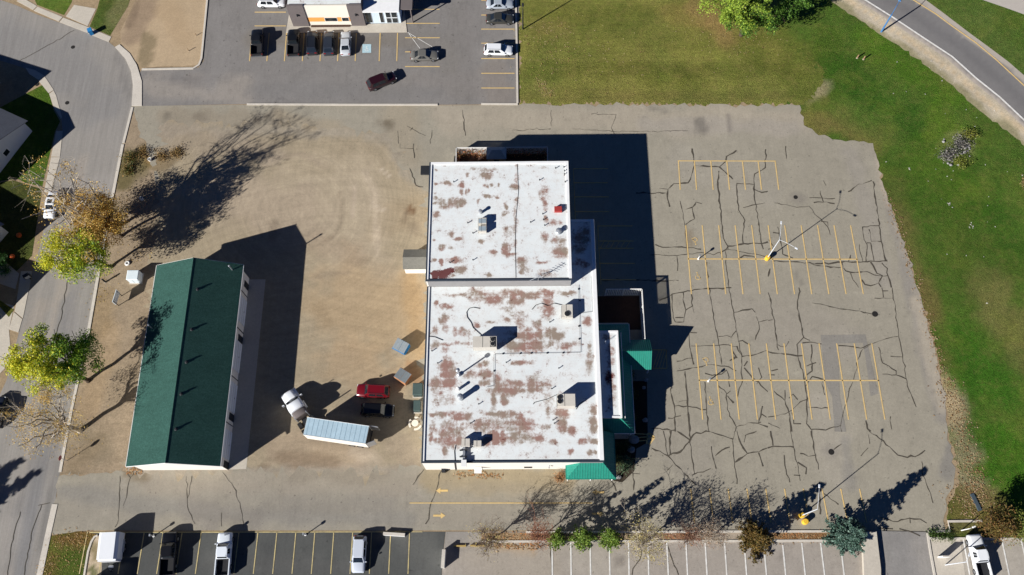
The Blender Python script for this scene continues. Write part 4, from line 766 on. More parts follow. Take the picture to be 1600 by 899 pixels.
c = P(748, 734, 0); LB(O).bb(c.x - .5, c.x + .5, LY0 - .9, LY0 - .06, 2.15, 2.3).build('door_hood', M_trim, main)
c = P(858, 728, 3); LB(O).tube((c.x, LY0 - .3, 3.2), (c.x, LY0 + .02, 3.2), .07).tube((c.x, LY0 - .3, 3.2), (c.x, LY0 - .3, 2.7), .09).build('wall_lamp', M_galv, main)
c = P(695, 733, 0); LB(O).bb(c.x - .4, c.x + .15, LY0 - .45, LY0 - .006, 0, .9).build('gas_meter', M_dark, main)
LB(O).path([(P(711, 722, 5).x, LY0 - .08, LH - .3), (P(712, 733, 0).x, LY0 - .08, .1)], .06).build('downpipe', M_dark, main)
# green standing-seam awnings: sloping slabs with ribs
def slope(pts, name='awning', rib=None, n=10, m=None):
    """pts: low a, low b, high b, high a"""
    a, b, c_, d = [Vector(p) for p in pts]; nn = (b - a).cross(d - a).normalized()
    if nn.z < 0: nn = -nn
    q = LB(O); lo = [p - nn * .06 for p in (a, b, c_, d)]
    q._add([*lo, a, b, c_, d], [(3, 2, 1, 0), (4, 5, 6, 7), (0, 1, 5, 4), (1, 2, 6, 5), (2, 3, 7, 6), (3, 0, 4, 7)])
    o = q.build(name, m or M_green, main, fix=True)
    r = LB(O)
    for i in range(n + 1):
        t = i / n; p = a + (b - a) * t
        # rib runs straight up the slope until it meets the top or a hip edge
        up_ = ((d - a) + (c_ - b)) / 2; hz = (b - a).normalized(); up_ = up_ - hz * up_.dot(hz)
        s_ = (p - a).dot(hz); L = (b - a).length; da = (d - a).dot(hz); cb_ = (c_ - b).dot(hz); f = 1.0
        if da > 1e-4: f = min(f, s_ / da)
        if cb_ < -1e-4: f = min(f, (L - s_) / -cb_)
        if f <= .03: continue
        e = p + up_ * f; r.tube(p + nn * .02, e + nn * .02, .028, .028, 4)
    ro = r.build('seam_rib', M_greenr, o, kind='stuff'); return o
AE, AT = 3.0, 4.9
slope([(6.3, 18.95, AE), (13.08, 18.95, AE), (11.26, 20.78, AT), (8.1, 20.78, AT)], n=19)
slope([(6.3, 20.78, AE), (6.3, 18.95, AE), (8.1, 20.78, AT), (8.098, 20.781, AT)], n=5)
slope([(13.08, 18.95, AE), (13.08, 25.2, AE), (11.26, 25.2, AT), (11.26, 20.78, AT)], n=17)
LB(O).bb(6.5, 12.9, 19.15, 20.75, AE - .14, AE - .07).build('soffit', M_trim, main)
LB(O).path([(6.28, 20.78, AE - .02), (6.28, 18.92, AE - .02), (13.1, 18.92, AE - .02), (13.1, 25.2, AE - .02)], .07, 6).build('gutter', M_green, main)
LB(O).bb(8.1, 11.2, LY0 - .03, LY0 - .006, AT - .02, LH - .31).build('awning_fascia', M_wallg, main)
for x in (6.6, 9.8, 12.8): LB(O).tube((x, 19.2, 0), (x, 19.2, AE - .1), .09).build('awning_post', M_trim, main)
# entrance block with raised flat roof and mansard skirt
BX0, BX1, BY0, BY1, BH = 11.225, 14.1, 27.0, 39.6, 5.05
LB(O).bb(BX0, BX1, BY0, BY1, 0, BH - .2).build('entrance_block', M_wallw, main)
bl2 = zblobs(860, 500, z66, [(625, 310, 25, 40, .9), (640, 440, 25, 45, .7), (620, 600, 30, 60, .9), (640, 690, 20, 60, .8), (580, 180, 30, 30, .8), (640, 840, 30, 60, .6)], BH, 0) + zblobs(860, 500, z66, [(615, 590, 25, 40, .7)], BH, 1)
org_sheet('roof', [(BX0 + .05, BY0 + .2), (BX1 - .2, BY0 + .2), (BX1 - .2, BY1 - .2), (BX0 + .05, BY1 - .2)], BH - .12, .16, M_roof, bl2, O, main)
for q in ((BX1 - .22, BX1 + .05, BY0 - .05, BY1 + .05), (BX0, BX1 - .223, BY0 - .05, BY0 + .22), (BX0, BX1 - .223, BY1 - .22, BY1 + .05)): LB(O).bb(*q, BH - .25, BH).build('parapet', M_cop_w, main)
ME, MT = 3.0, 4.4; EX = 16.0
slope([(EX, 25.2, ME), (EX, 41.3, ME), (BX1 + .01, 39.62, MT), (BX1 + .01, 26.98, MT)], n=44)
slope([(BX0 + .01, 25.2, ME), (EX, 25.2, ME), (BX1 + .01, 26.98, MT), (BX0 + .01, 26.98, MT)], n=13)
slope([(EX, 41.3, ME), (BX0 + .01, 41.3, ME), (BX0 + .01, 39.62, MT), (BX1 + .01, 39.62, MT)], n=13)
LB(O).bb(BX1 + .05, EX - .2, 25.4, 41.1, ME - .14, ME - .07).build('soffit', M_trim, main)
LB(O).path([(BX0 + .05, 25.17, ME - .02), (EX + .03, 25.17, ME - .02), (EX + .03, 41.33, ME - .02), (BX0 + .05, 41.33, ME - .02)], .06, 6).build('gutter', M_trim, main)
LB(O).path([(14.6, 27, MT + .2), (14.6, 39.5, MT + .2)], .05, 6).build('gutter', M_trim, main)
for y in (25.5, 29.5, 33.9, 39.5, 41.0): LB(O).tube((EX - .3, y, 0), (EX - .3, y, ME - .1), .09).build('awning_post', M_trim, main)
for y in (28.5, 31, 38.6): LB(O).bb(BX1 + .002, BX1 + .04, y - .8, y + .8, .4, 2.4).build('window', M_dglass, main)
# entrance porch: gable pointing east
py, ph, pe = 36.75, 4.35, 2.6
slope([(14.4, py - 2.25, pe), (18.92, py - 2.25, pe), (18.92, py, ph), (14.4, py, ph)], 'porch_slope', n=15)
slope([(18.92, py + 2.25, pe), (14.4, py + 2.25, pe), (14.4, py, ph), (18.92, py, ph)], 'porch_slope', n=15)
LB(O)._add([(18.8, py - 2.1, pe - .1), (18.8, py + 2.1, pe - .1), (18.8, py, ph - .12), (18.7, py - 2.1, pe - .1), (18.7, py + 2.1, pe - .1), (18.7, py, ph - .12)], [(0, 1, 2), (5, 4, 3), (0, 3, 4, 1), (1, 4, 5, 2), (2, 5, 3, 0)]).build('porch_gable', M_trim, main)
for y in (py - 2, py + 2): LB(O).tube((18.65, y, 0), (18.65, y, pe - .1), .13).build('porch_post', M_trim, main)
LB(O).bb(BX1 + .003, BX1 + .06, py - .9, py + .9, 0, 2.2).build('door', M_dglass, main)
c = P(946, 534, BH + .4); LB(O).tube((c.x, c.y, BH - .1), (c.x, c.y, BH + .9), .05).lathe((c.x, c.y, BH - .12), [(.18, 0), (.18, .2), (.06, .3)], 10).build('roof_vent', M_galv, main)
# walkway along the entrance
MB().bb(11.3, 16.3, 25.0, 42.5, -.05, .10).build('entrance_walk', M_conc, kind='structure')
# planting bed in front with mulch
mulch = sheet('mulch_bed', [(16.35, 23.5), (18.2, 24.5), (18.6, 33.5), (16.35, 33.5)], Z['conc'], .5, M_dirt, S(58, 50, 42))
mulch2 = sheet('mulch_bed', [(13.1, 19.1), (14.3, 18.9), (16.0, 20.4), (16.5, 23.4), (16.3, 25), (11.3, 25), (11.3, 21)], Z['conc'] - .003, .5, M_dirt, S(66, 58, 48))

# ------------------------------------------------------------------ fences of the two patios
M_fence = mat('white_fence', S(232, 230, 224), rough=.8, noise=((3, .08),))
def fence(name, label, pts, h, m, gap=.02, bw=.14, rails=2, post=2.4):
    t = empty(name, (pts[0][0], pts[0][1], 0), 0, label, 'fence', None); o = t.location.copy()
    for (x0, y0), (x1, y1) in zip(pts, pts[1:]):
        d = Vector((x1 - x0, y1 - y0)); L = d.length; d.normalize(); a = math.atan2(d.y, d.x)
        n = max(1, round(L / post))
        for i in range(n + 1):
            p = Vector((x0, y0)) + d * L * i / n
            LB(o).box((p.x, p.y, h / 2 + .03), (.13, .13, h + .06), a).build('post', m, t)
        for r_ in range(rails):
            z = .25 + (h - .35) * r_ / max(1, rails - 1); mid = Vector((x0, y0)) + d * L / 2
            LB(o).box((mid.x, mid.y, z), (L, .05, .10), a).build('rail', m, t)
        k = int(L / (bw + gap)); q = Vector((-d.y, d.x)) * .045
        for i in range(k):
            p = Vector((x0, y0)) + d * ((i + .5) * L / k) + q
            LB(o).box((p.x, p.y, h / 2), (bw, .025, h - .08), a).build('picket', m, t)
        mid = Vector((x0, y0)) + d * L / 2
        LB(o).box((mid.x, mid.y, h + .03), (L, .11, .05), a).build('cap_rail', m, t)
    return t
fe = fence('patio_fence', 'white picket fence around the shaded patio beside the entrance', [(13.0, 46.9), (18.3, 46.9), (18.3, 39.2)], 2.7, M_fence, gap=.12)
fence('patio_fence', 'white fence around the vine-covered north patio', [(-9.9, 65.7), (-9.9, 71.6), (4.7, 71.6), (4.7, 65.7)], 2.0, M_fence, gap=.05)
sheet('patio_paving', [(-9.8, 65.55), (4.6, 65.55), (4.6, 71.5), (-9.8, 71.5)], Z['conc'], .6, M_brick, (1, 1, 1)).data.materials[0] = M_brick
sheet('patio_paving', [(11.3, 41.4), (18.2, 41.4), (18.2, 46.8), (11.3, 46.8)], Z['conc'], .6, M_brick, (1, 1, 1)).data.materials[0] = M_brick
# small shed on the north patio
s0 = P(760, 247, 2.9); s1 = P(791, 228, 2.9); shd = empty('garden_shed', ((s0.x + s1.x) / 2, (s0.y + s1.y) / 2, 0), 0, 'small shed with grey-blue hipped roof on the north patio', 'shed')
dx, dy = (s1.x - s0.x) / 2, (s1.y - s0.y) / 2
M_slate = mat('slate_blue_roof', S(142, 158, 168), rough=.8, noise=((2, .1), (10, .12)))
MB().bb(-dx + .15, dx - .15, -dy + .15, dy - .15, 0, 2.5).build('wall', M_wood, shd)
MB()._add([(-dx, -dy, 2.5), (dx, -dy, 2.5), (dx, dy, 2.5), (-dx, dy, 2.5), (-dx * .45, 0, 3.5), (dx * .45, 0, 3.5)], [(0, 1, 5, 4), (1, 2, 5), (2, 3, 4, 5), (3, 0, 4), (3, 2, 1, 0)]).build('roof', M_slate, shd)
MB().bb(-.4, .4, -dy + .12, -dy + .148, 0, 2).build('door', M_dark, shd)

# ------------------------------------------------------------------ green-roofed storage building
GH, GR = 4.75, 7.5
e1 = P(245, 414, GH); e2 = P(381, 415, GH); e3 = P(197, 729, GH); e4 = P(343, 729, GH); r1 = P(303, 407, GR); r2 = P(260, 726, GR)
GX0 = (e1.x + e3.x) / 2; GX1 = (e2.x + e4.x) / 2; GY1 = (e1.y + e2.y) / 2; GY0 = (e3.y + e4.y) / 2; GXM = (GX0 + GX1) / 2
gb = empty('storage_building', (GXM, (GY0 + GY1) / 2, 0), 0, 'long storage building with dark green shingle gable roof and row of garage doors', 'building'); GO = gb.location.copy()
M_gshing = mat('green_shingle', S(55, 87, 79), rough=.95, spec=.06, noise=((.3, .10), (1.2, .10, (.3, 2, 1)), (4, .22), (10, .30), (30, .25)), bump=.5, bscale=18)
M_gdoor = mat('white_garage_door', S(226, 232, 238), rough=.6, noise=((2, .04),))
ov = .45
wx0, wx1, wy0, wy1 = GX0 + ov, GX1 - ov, GY0 + .3, GY1 - .3
zr = lambda x: GR - (GR - GH) * abs(x - GXM) / (GXM - GX0)
LB(GO)._add([(x, y, z) for y in (wy0, wy1) for x, z in ((wx0, 0), (wx1, 0), (wx1, zr(wx1) - .12), (GXM, GR - .12), (wx0, zr(wx0) - .12))], [(0, 1, 2, 3, 4), (9, 8, 7, 6, 5), (1, 6, 7, 2), (0, 4, 9, 5), (0, 5, 6, 1), (2, 7, 8, 3), (3, 8, 9, 4)]).build('wall', M_wallw, gb)
for sx, nm in ((GX0, 'west'), (GX1, 'east')):
    LB(GO).loft([[(sx, y, GH - .02), (GXM, y, GR - .02), (GXM, y, GR + .06), (sx, y, GH + .06)] for y in (GY0, GY1)]).build('roof_slope', M_gshing, gb, fix=True)
LB(GO).loft([[(GXM - .12, y, zr(GXM - .12) + .06), (GXM, y, GR + .066), (GXM + .12, y, zr(GXM + .12) + .06), (GXM + .12, y, zr(GXM + .12) + .1), (GXM, y, GR + .12), (GXM - .12, y, zr(GXM - .12) + .1)] for y in (GY0 - .02, GY1 + .02)]).build('ridge_cap', M_gshing, gb, fix=True)
for x in (GX0 - .03, GX1 + .03): LB(GO).bb(x - .05, x + .05, GY0, GY1, GH - .12, GH + .03).build('gutter', M_trim, gb)
for y in (GY0 - .03, GY1 + .03):
    for sx in (GX0, GX1):
        LB(GO).loft([[(sx, yy, GH - .2), (GXM, yy, GR - .2), (GXM, yy, GR + .03), (sx, yy, GH + .03)] for yy in (y - .025, y + .025)]).build('barge_board', M_trim, gb, fix=True)
def ydoor(px, py_, h=2): return P(px, py_, h).y
def gdoor(a, b, nm, m, h0=0, h1=3.4):
    y0, y1 = sorted((a, b)); d = LB(GO).bb(wx1 + .003, wx1 + .07, y0, y1, h0, h1).build(nm, m, gb)
    if nm == 'garage_door':
        for k in range(1, 4): LB(GO).bb(wx1 + .071, wx1 + .085, y0, y1, h1 * k / 4 - .015, h1 * k / 4 + .015).build('panel_joint', M_wallg, d)
        LB(GO).bb(wx1 + .071, wx1 + .1, (y0 + y1) / 2 - .1, (y0 + y1) / 2 + .1, .9, 1.0).build('handle', M_dark, d)
for a, b in ((465, 504), (533, 578), (598, 642), (672, 716)):
    gdoor(ydoor(372, a), ydoor(370, b), 'garage_door', M_gdoor)
for a in (443, 527, 650, 725): y = ydoor(372, a); gdoor(y - .5, y + .5, 'door', M_dark, 0, 2.1)
for a in (458, 515, 590, 662): y = ydoor(372, a); gdoor(y - .05, y + .05, 'downpipe', M_dark, 0, GH - .3)
for px, py_ in ((308, 452), (299, 515), (291, 566), (283, 616), (275, 671)):
    c = P(px, py_, GR - .3); z0 = zr(c.x); LB(GO).tube((c.x, c.y, z0), (c.x, c.y, z0 + .32), .13).lathe((c.x, c.y, z0 + .0), [(.24, 0), (.24, .1), (.13, .16)], 10).build('roof_vent', M_dark, gb)
for px, py_ in ((238, 513), (363, 422)):
    c = P(px, py_, GH + .6); z0 = zr(c.x); LB(GO).tube((c.x, c.y, z0 - .2), (c.x, c.y, z0 + 1.5), .09).lathe((c.x, c.y, z0 + 1.5), [(.15, 0), (.15, .12), (.05, .25)], 10).build('flue_pipe', M_galv, gb)
c = P(395, 585); ap = P(415, 437); ap2 = P(385, 733)
slab('concrete_apron', [(389, 437), (415, 437), (385, 733), (354, 734)], .04)

# ------------------------------------------------------------------ office building to the north
of = empty('office_building', (-29, 103, 0), 0, 'modern office with grey piers, white and orange panels and a glazed entrance', 'building'); OO = of.location.copy()
M_cream = mat('cream_panel', S(238, 230, 214), rough=.7, noise=((1, .03),))
M_orange = mat('orange_panel', S(240, 168, 88), rough=.7, noise=((1, .04),))
M_pier = mat('taupe_panel', S(112, 104, 102), rough=.8, noise=((1, .05), (8, .05)))
M_pale = mat('pale_blue_panel', S(206, 220, 230), rough=.7)
fy = 97.1
xa, xb, xc, xd, xe = P(459, 41).x, P(484, 41).x, P(550, 41).x, P(572, 40).x, P(627, 37).x
LB(OO).bb(xa, xd, fy + .25, fy + 30, 0, 5.0).build('wall', M_pier, of)
LB(OO).bb(xd, xe, fy + .4, fy + 30, 0, 3.7).build('wall', M_pale, of)
LB(OO).bb(xa, xb, fy - .15, fy + .247, 0, 5.4).build('pier', M_pier, of); LB(OO).bb(xc, xd, fy - .15, fy + .247, 0, 5.4).build('pier', M_pier, of)
LB(OO).bb(xb + .003, xc - .003, fy, fy + .247, 2.25, 5.25).build('front_panel', M_cream, of)
LB(OO).bb(xb + .003, xc - .003, fy, fy + .247, 1.15, 2.247).build('front_panel', M_orange, of, label='orange front panel')
LB(OO).bb(xb + .003, xc - .003, fy + .02, fy + .247, 0, 1.147).build('front_panel', M_cream, of)
LB(OO).bb(xa + .1, xd - .1, fy + .5, fy + 29.8, 5.0, 5.12).build('roof', M_roof, of); LB(OO).bb(xd + .05, xe + .1, fy - .3, fy + 30, 3.72, 3.95).build('roof', M_cop_w, of)
for u, v in ((.40, .70), (.80, .97)):
    f_ = LB(OO).bb(xb + (xc - xb) * u, xb + (xc - xb) * v, fy - .03, fy - .004, 1.2, 2.2).build('window', M_trim, of)
    LB(OO).bb(xb + (xc - xb) * u + .08, xb + (xc - xb) * v - .08, fy - .05, fy - .032, 1.28, 2.12).build('pane', M_dglass, f_)
for x in ((xa + xb) / 2, (xc + xd) / 2): LB(OO).lathe((x, fy - .28, 3.0), [(.16, 0), (.16, .35), (.08, .4)], 10).build('wall_lamp', M_dark, of)
for u, v, z0, z1 in ((.02, .2, .3, 3.2), (.42, .53, .3, 3.4), (.6, .74, 1.6, 3.4), (.76, .92, 1.6, 3.4), (.6, .74, .2, 1.5), (.76, .92, .2, 1.5)):
    f_ = LB(OO).bb(xd + (xe - xd) * u, xd + (xe - xd) * v, fy + .34, fy + .397, z0, z1).build('window', M_trim, of)
    LB(OO).bb(xd + (xe - xd) * u + .06, xd + (xe - xd) * v - .06, fy + .31, fy + .338, z0 + .06, z1 - .06).build('pane', M_dglass, f_)
LB(OO).bb(xb + .3, xc - .3, fy - .35, fy - .004, 0, .25).build('planter_kerb', M_brick, of)
slab('office_walk', [(447, 52), (452, 22), (460, 41), (627, 37), (632, 14), (636, 51)], .1)
# big blue-glass canopy frame casting a shadow east of the office
cn = LB(OO)
for y in (fy + .5, fy + 4, fy + 8): cn.tube((xe + 2.0, y, 0), (xe + 2.0, y, 3.6), .12)
cn.bb(xe + .12, xe + 2.3, fy + .3, fy + 12, 3.6, 3.8); cn.build('side_canopy', M_pier, of)

# ------------------------------------------------------------------ houses along the west edge
M_sid = mat('pale_siding', S(220, 222, 222), rough=.8, noise=((1, .04),))
M_hroof = mat('grey_house_roof', S(120, 122, 126), rough=.95, noise=((1, .1), (8, .2)))
def house(org, rz, Lx, Ly, hw, hr, label, rm=None):
    t = empty('house', (org.x, org.y, 0), rz, label, 'house', 'houses along the side street')
    MB()._add([(x, y, z) for x in (-Lx / 2, Lx / 2) for y, z in ((-Ly / 2, 0), (Ly / 2, 0), (Ly / 2, hw), (0, hr - .1), (-Ly / 2, hw))], [(4, 3, 2, 1, 0), (5, 6, 7, 8, 9), (0, 1, 6, 5), (1, 2, 7, 6), (2, 3, 8, 7), (3, 4, 9, 8), (4, 0, 5, 9)]).build('wall', M_sid, t, fix=True)
    e = .5; ze = hw - (hr - hw) * e / (Ly / 2)
    for s_ in (-1, 1):
        MB().loft([[(x, s_ * (Ly / 2 + e), ze + .02), (x, 0, hr), (x, 0, hr + .12), (x, s_ * (Ly / 2 + e), ze + .14)] for x in (-Lx / 2 - e, Lx / 2 + e)]).build('roof', rm or M_hroof, t, fix=True)
    for y in (-1.6, 1.0):
        f_ = MB().bb(Lx / 2 + .003, Lx / 2 + .05, y - .6, y + .6, 1.1, 2.3).build('window', M_trim, t); MB().bb(Lx / 2 + .052, Lx / 2 + .07, y - .5, y + .5, 1.2, 2.2).build('pane', M_dglass, f_)
    for x in (-3, 0, 3):
        for s_ in (-1, 1):
            f_ = MB().bb(x - .7, x + .7, s_ * (Ly / 2 + .03) - .024, s_ * (Ly / 2 + .03) + .024, 1.1, 2.3).build('window', M_trim, t)
            MB().bb(x - .6, x + .6, s_ * (Ly / 2 + .065) - .01, s_ * (Ly / 2 + .065) + .01, 1.2, 2.2).build('pane', M_dglass, f_)
    return t
c1 = P(-22, 238); house(c1, math.radians(-26), 9, 13, 2.9, 5.6, 'house beside the triangular lawn, pale wall and grey roof')
c2 = P(-62, 372); house(c2, math.radians(-30), 12, 9, 2.8, 5.4, 'house beside the parked white car, pale corner only')
c3 = P(-62, 150); house(c3, math.radians(-20), 10, 9, 2.8, 5.6, 'house up the street past the cul-de-sac bend')
c4 = P(-72, 470); house(c4, math.radians(-14), 9, 9, 2.8, 5.6, 'house behind the concrete driveway')
c5 = P(126, -62); house(c5, math.radians(63), 12, 8, 2.8, 5.4, 'house at the head of the square driveway')
# ------------------------------------------------------------------ vehicles
M_tyre = mat('tyre_rubber', (.018, .018, .018), rough=.85)
M_rim = mat('alloy_rim', S(170, 172, 175), rough=.35, metal=.8)
M_cglass = mat('car_glass', (.012, .016, .02), rough=.05, spec=.7)
M_plast = mat('black_plastic', (.02, .02, .021), rough=.6)
M_hlamp = mat('headlamp_glass', S(230, 234, 238), rough=.15, spec=.6)
M_tlamp = mat('tail_lamp', S(150, 20, 22), rough=.25)
M_bedl = mat('bed_liner', (.02, .02, .022), rough=.85)
_pc = {}
def paint_mat(rgb):
    if rgb not in _pc: _pc[rgb] = mat('car_paint_%02x%02x%02x' % rgb, S(*rgb), rough=.32, spec=.5, coat=.7, noise=((1.2, .03), (9, .03)), obj=True)
    return _pc[rgb]
def wheels(t, xs, W, r=.34, wd=.22):
    for x in xs:
        for s_ in (-1, 1):
            b = MB(); y0 = s_ * (W / 2 - wd + .02); y1 = s_ * (W / 2 + .02)
            b.tube((x, y0, r), (x, y1, r), r, r, 16); ty = b.build('wheel', M_tyre, t)
            MB().tube((x, y1 - s_ * .01, r), (x, y1 + s_ * .012, r), r * .62, r * .55, 12).build('rim', M_rim, ty)
def ring(x, w, zb, zs, cr, zt):
    """one body cross-section at x"""
    pts = [(w * .90, zb), (w * .985, zb + .16), (w, zb + (zs - zb) * .5), (w * .985, zs - .10), (w * .93, zs - .015), (w * .6, zt - cr * .25), (0, zt)]
    return [(x, y, z) for y, z in pts] + [(x, -y, z) for y, z in pts[-2::-1]]
CARS = {   # L, W, H, belt, hood z, front wheel, rear wheel, [cowl, screen top, roof end, rear base] as fractions from the nose, rear deck z
 'sedan': dict(L=4.75, W=1.83, H=1.45, belt=.93, hood=.86, cab=(.29, .43, .70, .86), deck=.97, wr=.33),
 'suv': dict(L=4.8, W=1.92, H=1.75, belt=1.08, hood=1.02, cab=(.25, .37, .88, .975), deck=1.08, wr=.37),
 'wagon': dict(L=4.9, W=1.88, H=1.6, belt=1.0, hood=.92, cab=(.26, .40, .88, .975), deck=1.0, wr=.35),
 'pickup': dict(L=5.7, W=2.0, H=1.88, belt=1.17, hood=1.12, cab=(.25, .345, .575, .605), deck=1.15, wr=.40)}
def car(kind, rgb, px, head, label, h=.75, group=None, L=None, rails=False, sunroof=False):
    """px: pixel of the body centre seen at height h; head: pixel of a point the car faces"""
    d = CARS[kind]; c = P(*px, h); f = P(*head, h) - c; rz = math.atan2(f.y, f.x)
    t = empty({'sedan': 'parked_sedan', 'suv': 'parked_suv', 'wagon': 'parked_suv', 'pickup': 'parked_pickup'}[kind], (c.x, c.y, Z['line']), rz, label, 'pickup' if kind == 'pickup' else 'car', group or 'parked vehicles')
    L = L or d['L']; W = d['W']; H = d['H']; bz = d['belt']; pm = paint_mat(rgb); X = lambda fr: L / 2 - fr * L
    w2 = W / 2; c0, c1, c2, c3 = d['cab']; zb = .26; hz = d['hood']; dk = d['deck']
    if kind == 'pickup':
        st = [(0, .80, hz - .38, hz - .36), (.015, .92, hz - .12, hz - .05), (.06, .97, hz - .04, hz + .02), (c0, 1, bz - .02, bz + .03), (c3, 1, bz, bz + .02), (c3 + .01, 1, bz - .02, bz)]
    else:
        st = [(0, .72, hz - .34, hz - .32), (.015, .86, hz - .16, hz - .10), (.05, .94, hz - .09, hz - .03), (.15, .99, hz - .04, hz + .03), (c0, 1, bz - .03, bz + .02), ((c1 + c2) / 2, 1, bz, bz + .03), (c3 - .02, .985, dk - .03, dk + .01), (.965, .93, dk - .07, dk - .03), (.99, .84, dk - .22, dk - .18), (1, .74, dk - .42, dk - .4)]
    MB().loft([ring(X(fr), w2 * ww, zb, zs, .05, zt) for fr, ww, zs, zt in st]).build('body', pm, t, smooth=True, fix=True)
    # cabin shell: lower frame at the belt, upper frame at the roof
    wt = w2 * .76; zr_ = H; wl = w2 * .94
    A = [(X(c0), wl * .9, bz), (X(c3), wl * .9, bz)]; rf = [(X(c1), wt), (X(c2), wt)]
    lo = [(X(c0), wl * .88, bz - .05), (X(c0) - .12 * L, wl, bz - .05), (X(c3) + .10 * L, wl, bz - .05), (X(c3), wl * .88, bz - .05)]
    hi = [(X(c1), wt * .92, zr_ - .05), (X(c1) - .06 * L, wt, zr_ - .02), (X(c2) + .06 * L, wt, zr_ - .02), (X(c2), wt * .92, zr_ - .05)]
    full = lambda a: a + [(x, -y, z) for x, y, z in a[::-1]]
    top = [(x * .97 + .03 * (X(c1) + X(c2)) / 2, y * .8, zr_) for x, y, z in hi]
    MB().loft([full(lo), full(hi), full(top)]).build('cabin', pm, t, smooth=False, fix=True)
    V = Vector
    def pane(nm, q, off=.012, mrg=.1):
        q = [V(p) for p in q]; cc = sum(q, V()) / 4; n_ = (q[1] - q[0]).cross(q[3] - q[0]).normalized()
        if n_.dot(cc - V((0, 0, .6))) < 0: n_ = -n_
        q = [p + (cc - p) * mrg + n_ * off for p in q]; b = MB(); b._add([*q, *[p - n_ * .01 for p in q]], [(0, 1, 2, 3), (7, 6, 5, 4), (0, 4, 5, 1), (1, 5, 6, 2), (2, 6, 7, 3), (3, 7, 4, 0)])
        b.build(nm, M_cglass, t, fix=True)
    m_ = lambda p: (p[0], -p[1], p[2])
    pane('windshield', [lo[0], m_(lo[0]), m_(hi[0]), hi[0]]); pane('rear_window', [lo[3], m_(lo[3]), m_(hi[3]), hi[3]], mrg=.14)
    for s_ in (1, -1):
        g_ = [(x, y * s_, z) for x, y, z in (lo[1], lo[2], hi[2], hi[1])]
        a, b_, c_, e_ = [V(p) for p in g_]; mid0 = (a + b_) / 2; mid1 = (c_ + e_) / 2
        pane('side_window', [a, mid0, mid1, e_], mrg=.12); pane('side_window', [mid0, b_, c_, mid1], mrg=.12)
        MB().box((X(c0) - .12, s_ * (w2 + .10), bz + .05), (.12, .2, .14)).build('wing_mirror', pm, t)
        MB().box((X(.02), s_ * w2 * .66, hz - .2), (.1, .36, .13)).build('headlight', M_hlamp, t)
        if kind != 'pickup': MB().box((X(.992), s_ * w2 * .66, dk - .2), (.06, .34, .16)).build('tail_light', M_tlamp, t)
        if rails: MB().tube((X(c1 + .02), s_ * wt * .86, H + .05), (X(c2 - .02), s_ * wt * .86, H + .05), .025).build('roof_rail', M_plast, t)
    if sunroof: MB().bb(X(c1 + .2), X(c1 + .05), -wt * .55, wt * .55, H - .01, H + .008).build('sunroof', M_cglass, t)
    MB().bb(X(1) + .04, X(0) - .06, -w2 * .88, w2 * .88, .2, .3).build('underbody', M_plast, t)
    MB().box((X(.003), 0, .55), (.06, W * .5, .16)).build('grille', M_plast, t)
    if kind == 'pickup':
        x0, x1 = X(c3 + .012), X(1)
        MB().bb(x1 + .05, x0, -w2 * .9, w2 * .9, .55, .68).build('bed_floor', M_bedl, t)
        for s_ in (-1, 1): 
            MB().bb(x1, x0, s_ * w2 * .93 - .07, s_ * w2 * .93 + .07, .40, bz - .01).build('bed_side', pm, t)
            MB().box((x1 + .02, s_ * w2 * .9, .95), (.07, .1, .3)).build('tail_light', M_tlamp, t)
        MB().bb(x1 - .02, x1 + .06, -w2 * .86, w2 * .86, .5, bz - .02).build('tailgate', pm, t)
        MB().bb(x1 - .16, x1 - .03, -w2 * .9, w2 * .9, .42, .62).build('rear_bumper', M_rim, t)
        MB().bb(X(c3 + .03), X(c3 + .012), -w2 * .86, w2 * .86, .68, bz - .02).build('bed_bulkhead', M_bedl, t)
        wheels(t, (X(.17), X(.80)), W, d['wr'], .26)
    else: wheels(t, (X(.185), X(.80)), W, d['wr'])
    return t
BLK = (26, 27, 30); WHT = (238, 240, 242); SIL = (190, 194, 198); DGR = (84, 86, 88); RED = (108, 12, 24)
NL = 'cars at the office'
car('suv', WHT, (424, 3), (470, 3), 'white suv parked on the far side of the office, beside its grey pier', group=NL, rails=True)
car('pickup', BLK, (402, 67), (403, 30), 'black pickup parked alone, a bay away from the row of dark cars', group=NL, L=5.2)
car('pickup', (20, 22, 24), (459, 67), (460, 30), 'black pickup at the end of the row facing the office', group=NL, L=5.2)
car('suv', (30, 34, 42), (488, 67), (489, 30), 'black suv with pale bumper second in the row facing the office', group=NL, L=4.6, rails=True)
car('suv', (44, 50, 60), (514, 67.5), (515, 30), 'dark blue-grey suv beside the silver car facing the office', group=NL, L=4.6)
car('sedan', SIL, (540, 67.5), (540.5, 30), 'silver sedan facing the office next to the pale blue bay', group=NL)
car('sedan', (110, 108, 102), (663, 86.5), (720, 85), 'grey sedan parked sideways across yellow bay lines', group=NL)
car('suv', (44, 15, 22), (596, 126.5), (640, 109), 'dark maroon suv driving across the north car park', group=NL, L=5.0)
car('sedan', (170, 178, 186), (781, 6), (840, 5), 'silver-blue sedan in the bay line along the lawn kerb', group=NL)
car('sedan', (60, 60, 56), (781, 29), (840, 29), 'dark grey sedan in the bay line along the lawn kerb', group=NL)
car('wagon', WHT, (778.5, 78), (840, 79), 'white suv parked in the bay line along the lawn kerb', group=NL, rails=True)
car('sedan', WHT, (80.5, 320), (73, 350), 'white sedan parked at the street kerb under the bare branches', sunroof=True)
car('suv', RED, (583, 611), (540, 609), 'bright red suv parked in the truck shadow near the dumpsters', rails=True)
car('suv', (10, 10, 12), (590, 641), (640, 643), 'black suv in the deep shadow beside the parked truck')
SG = 'vehicles in the south car park'
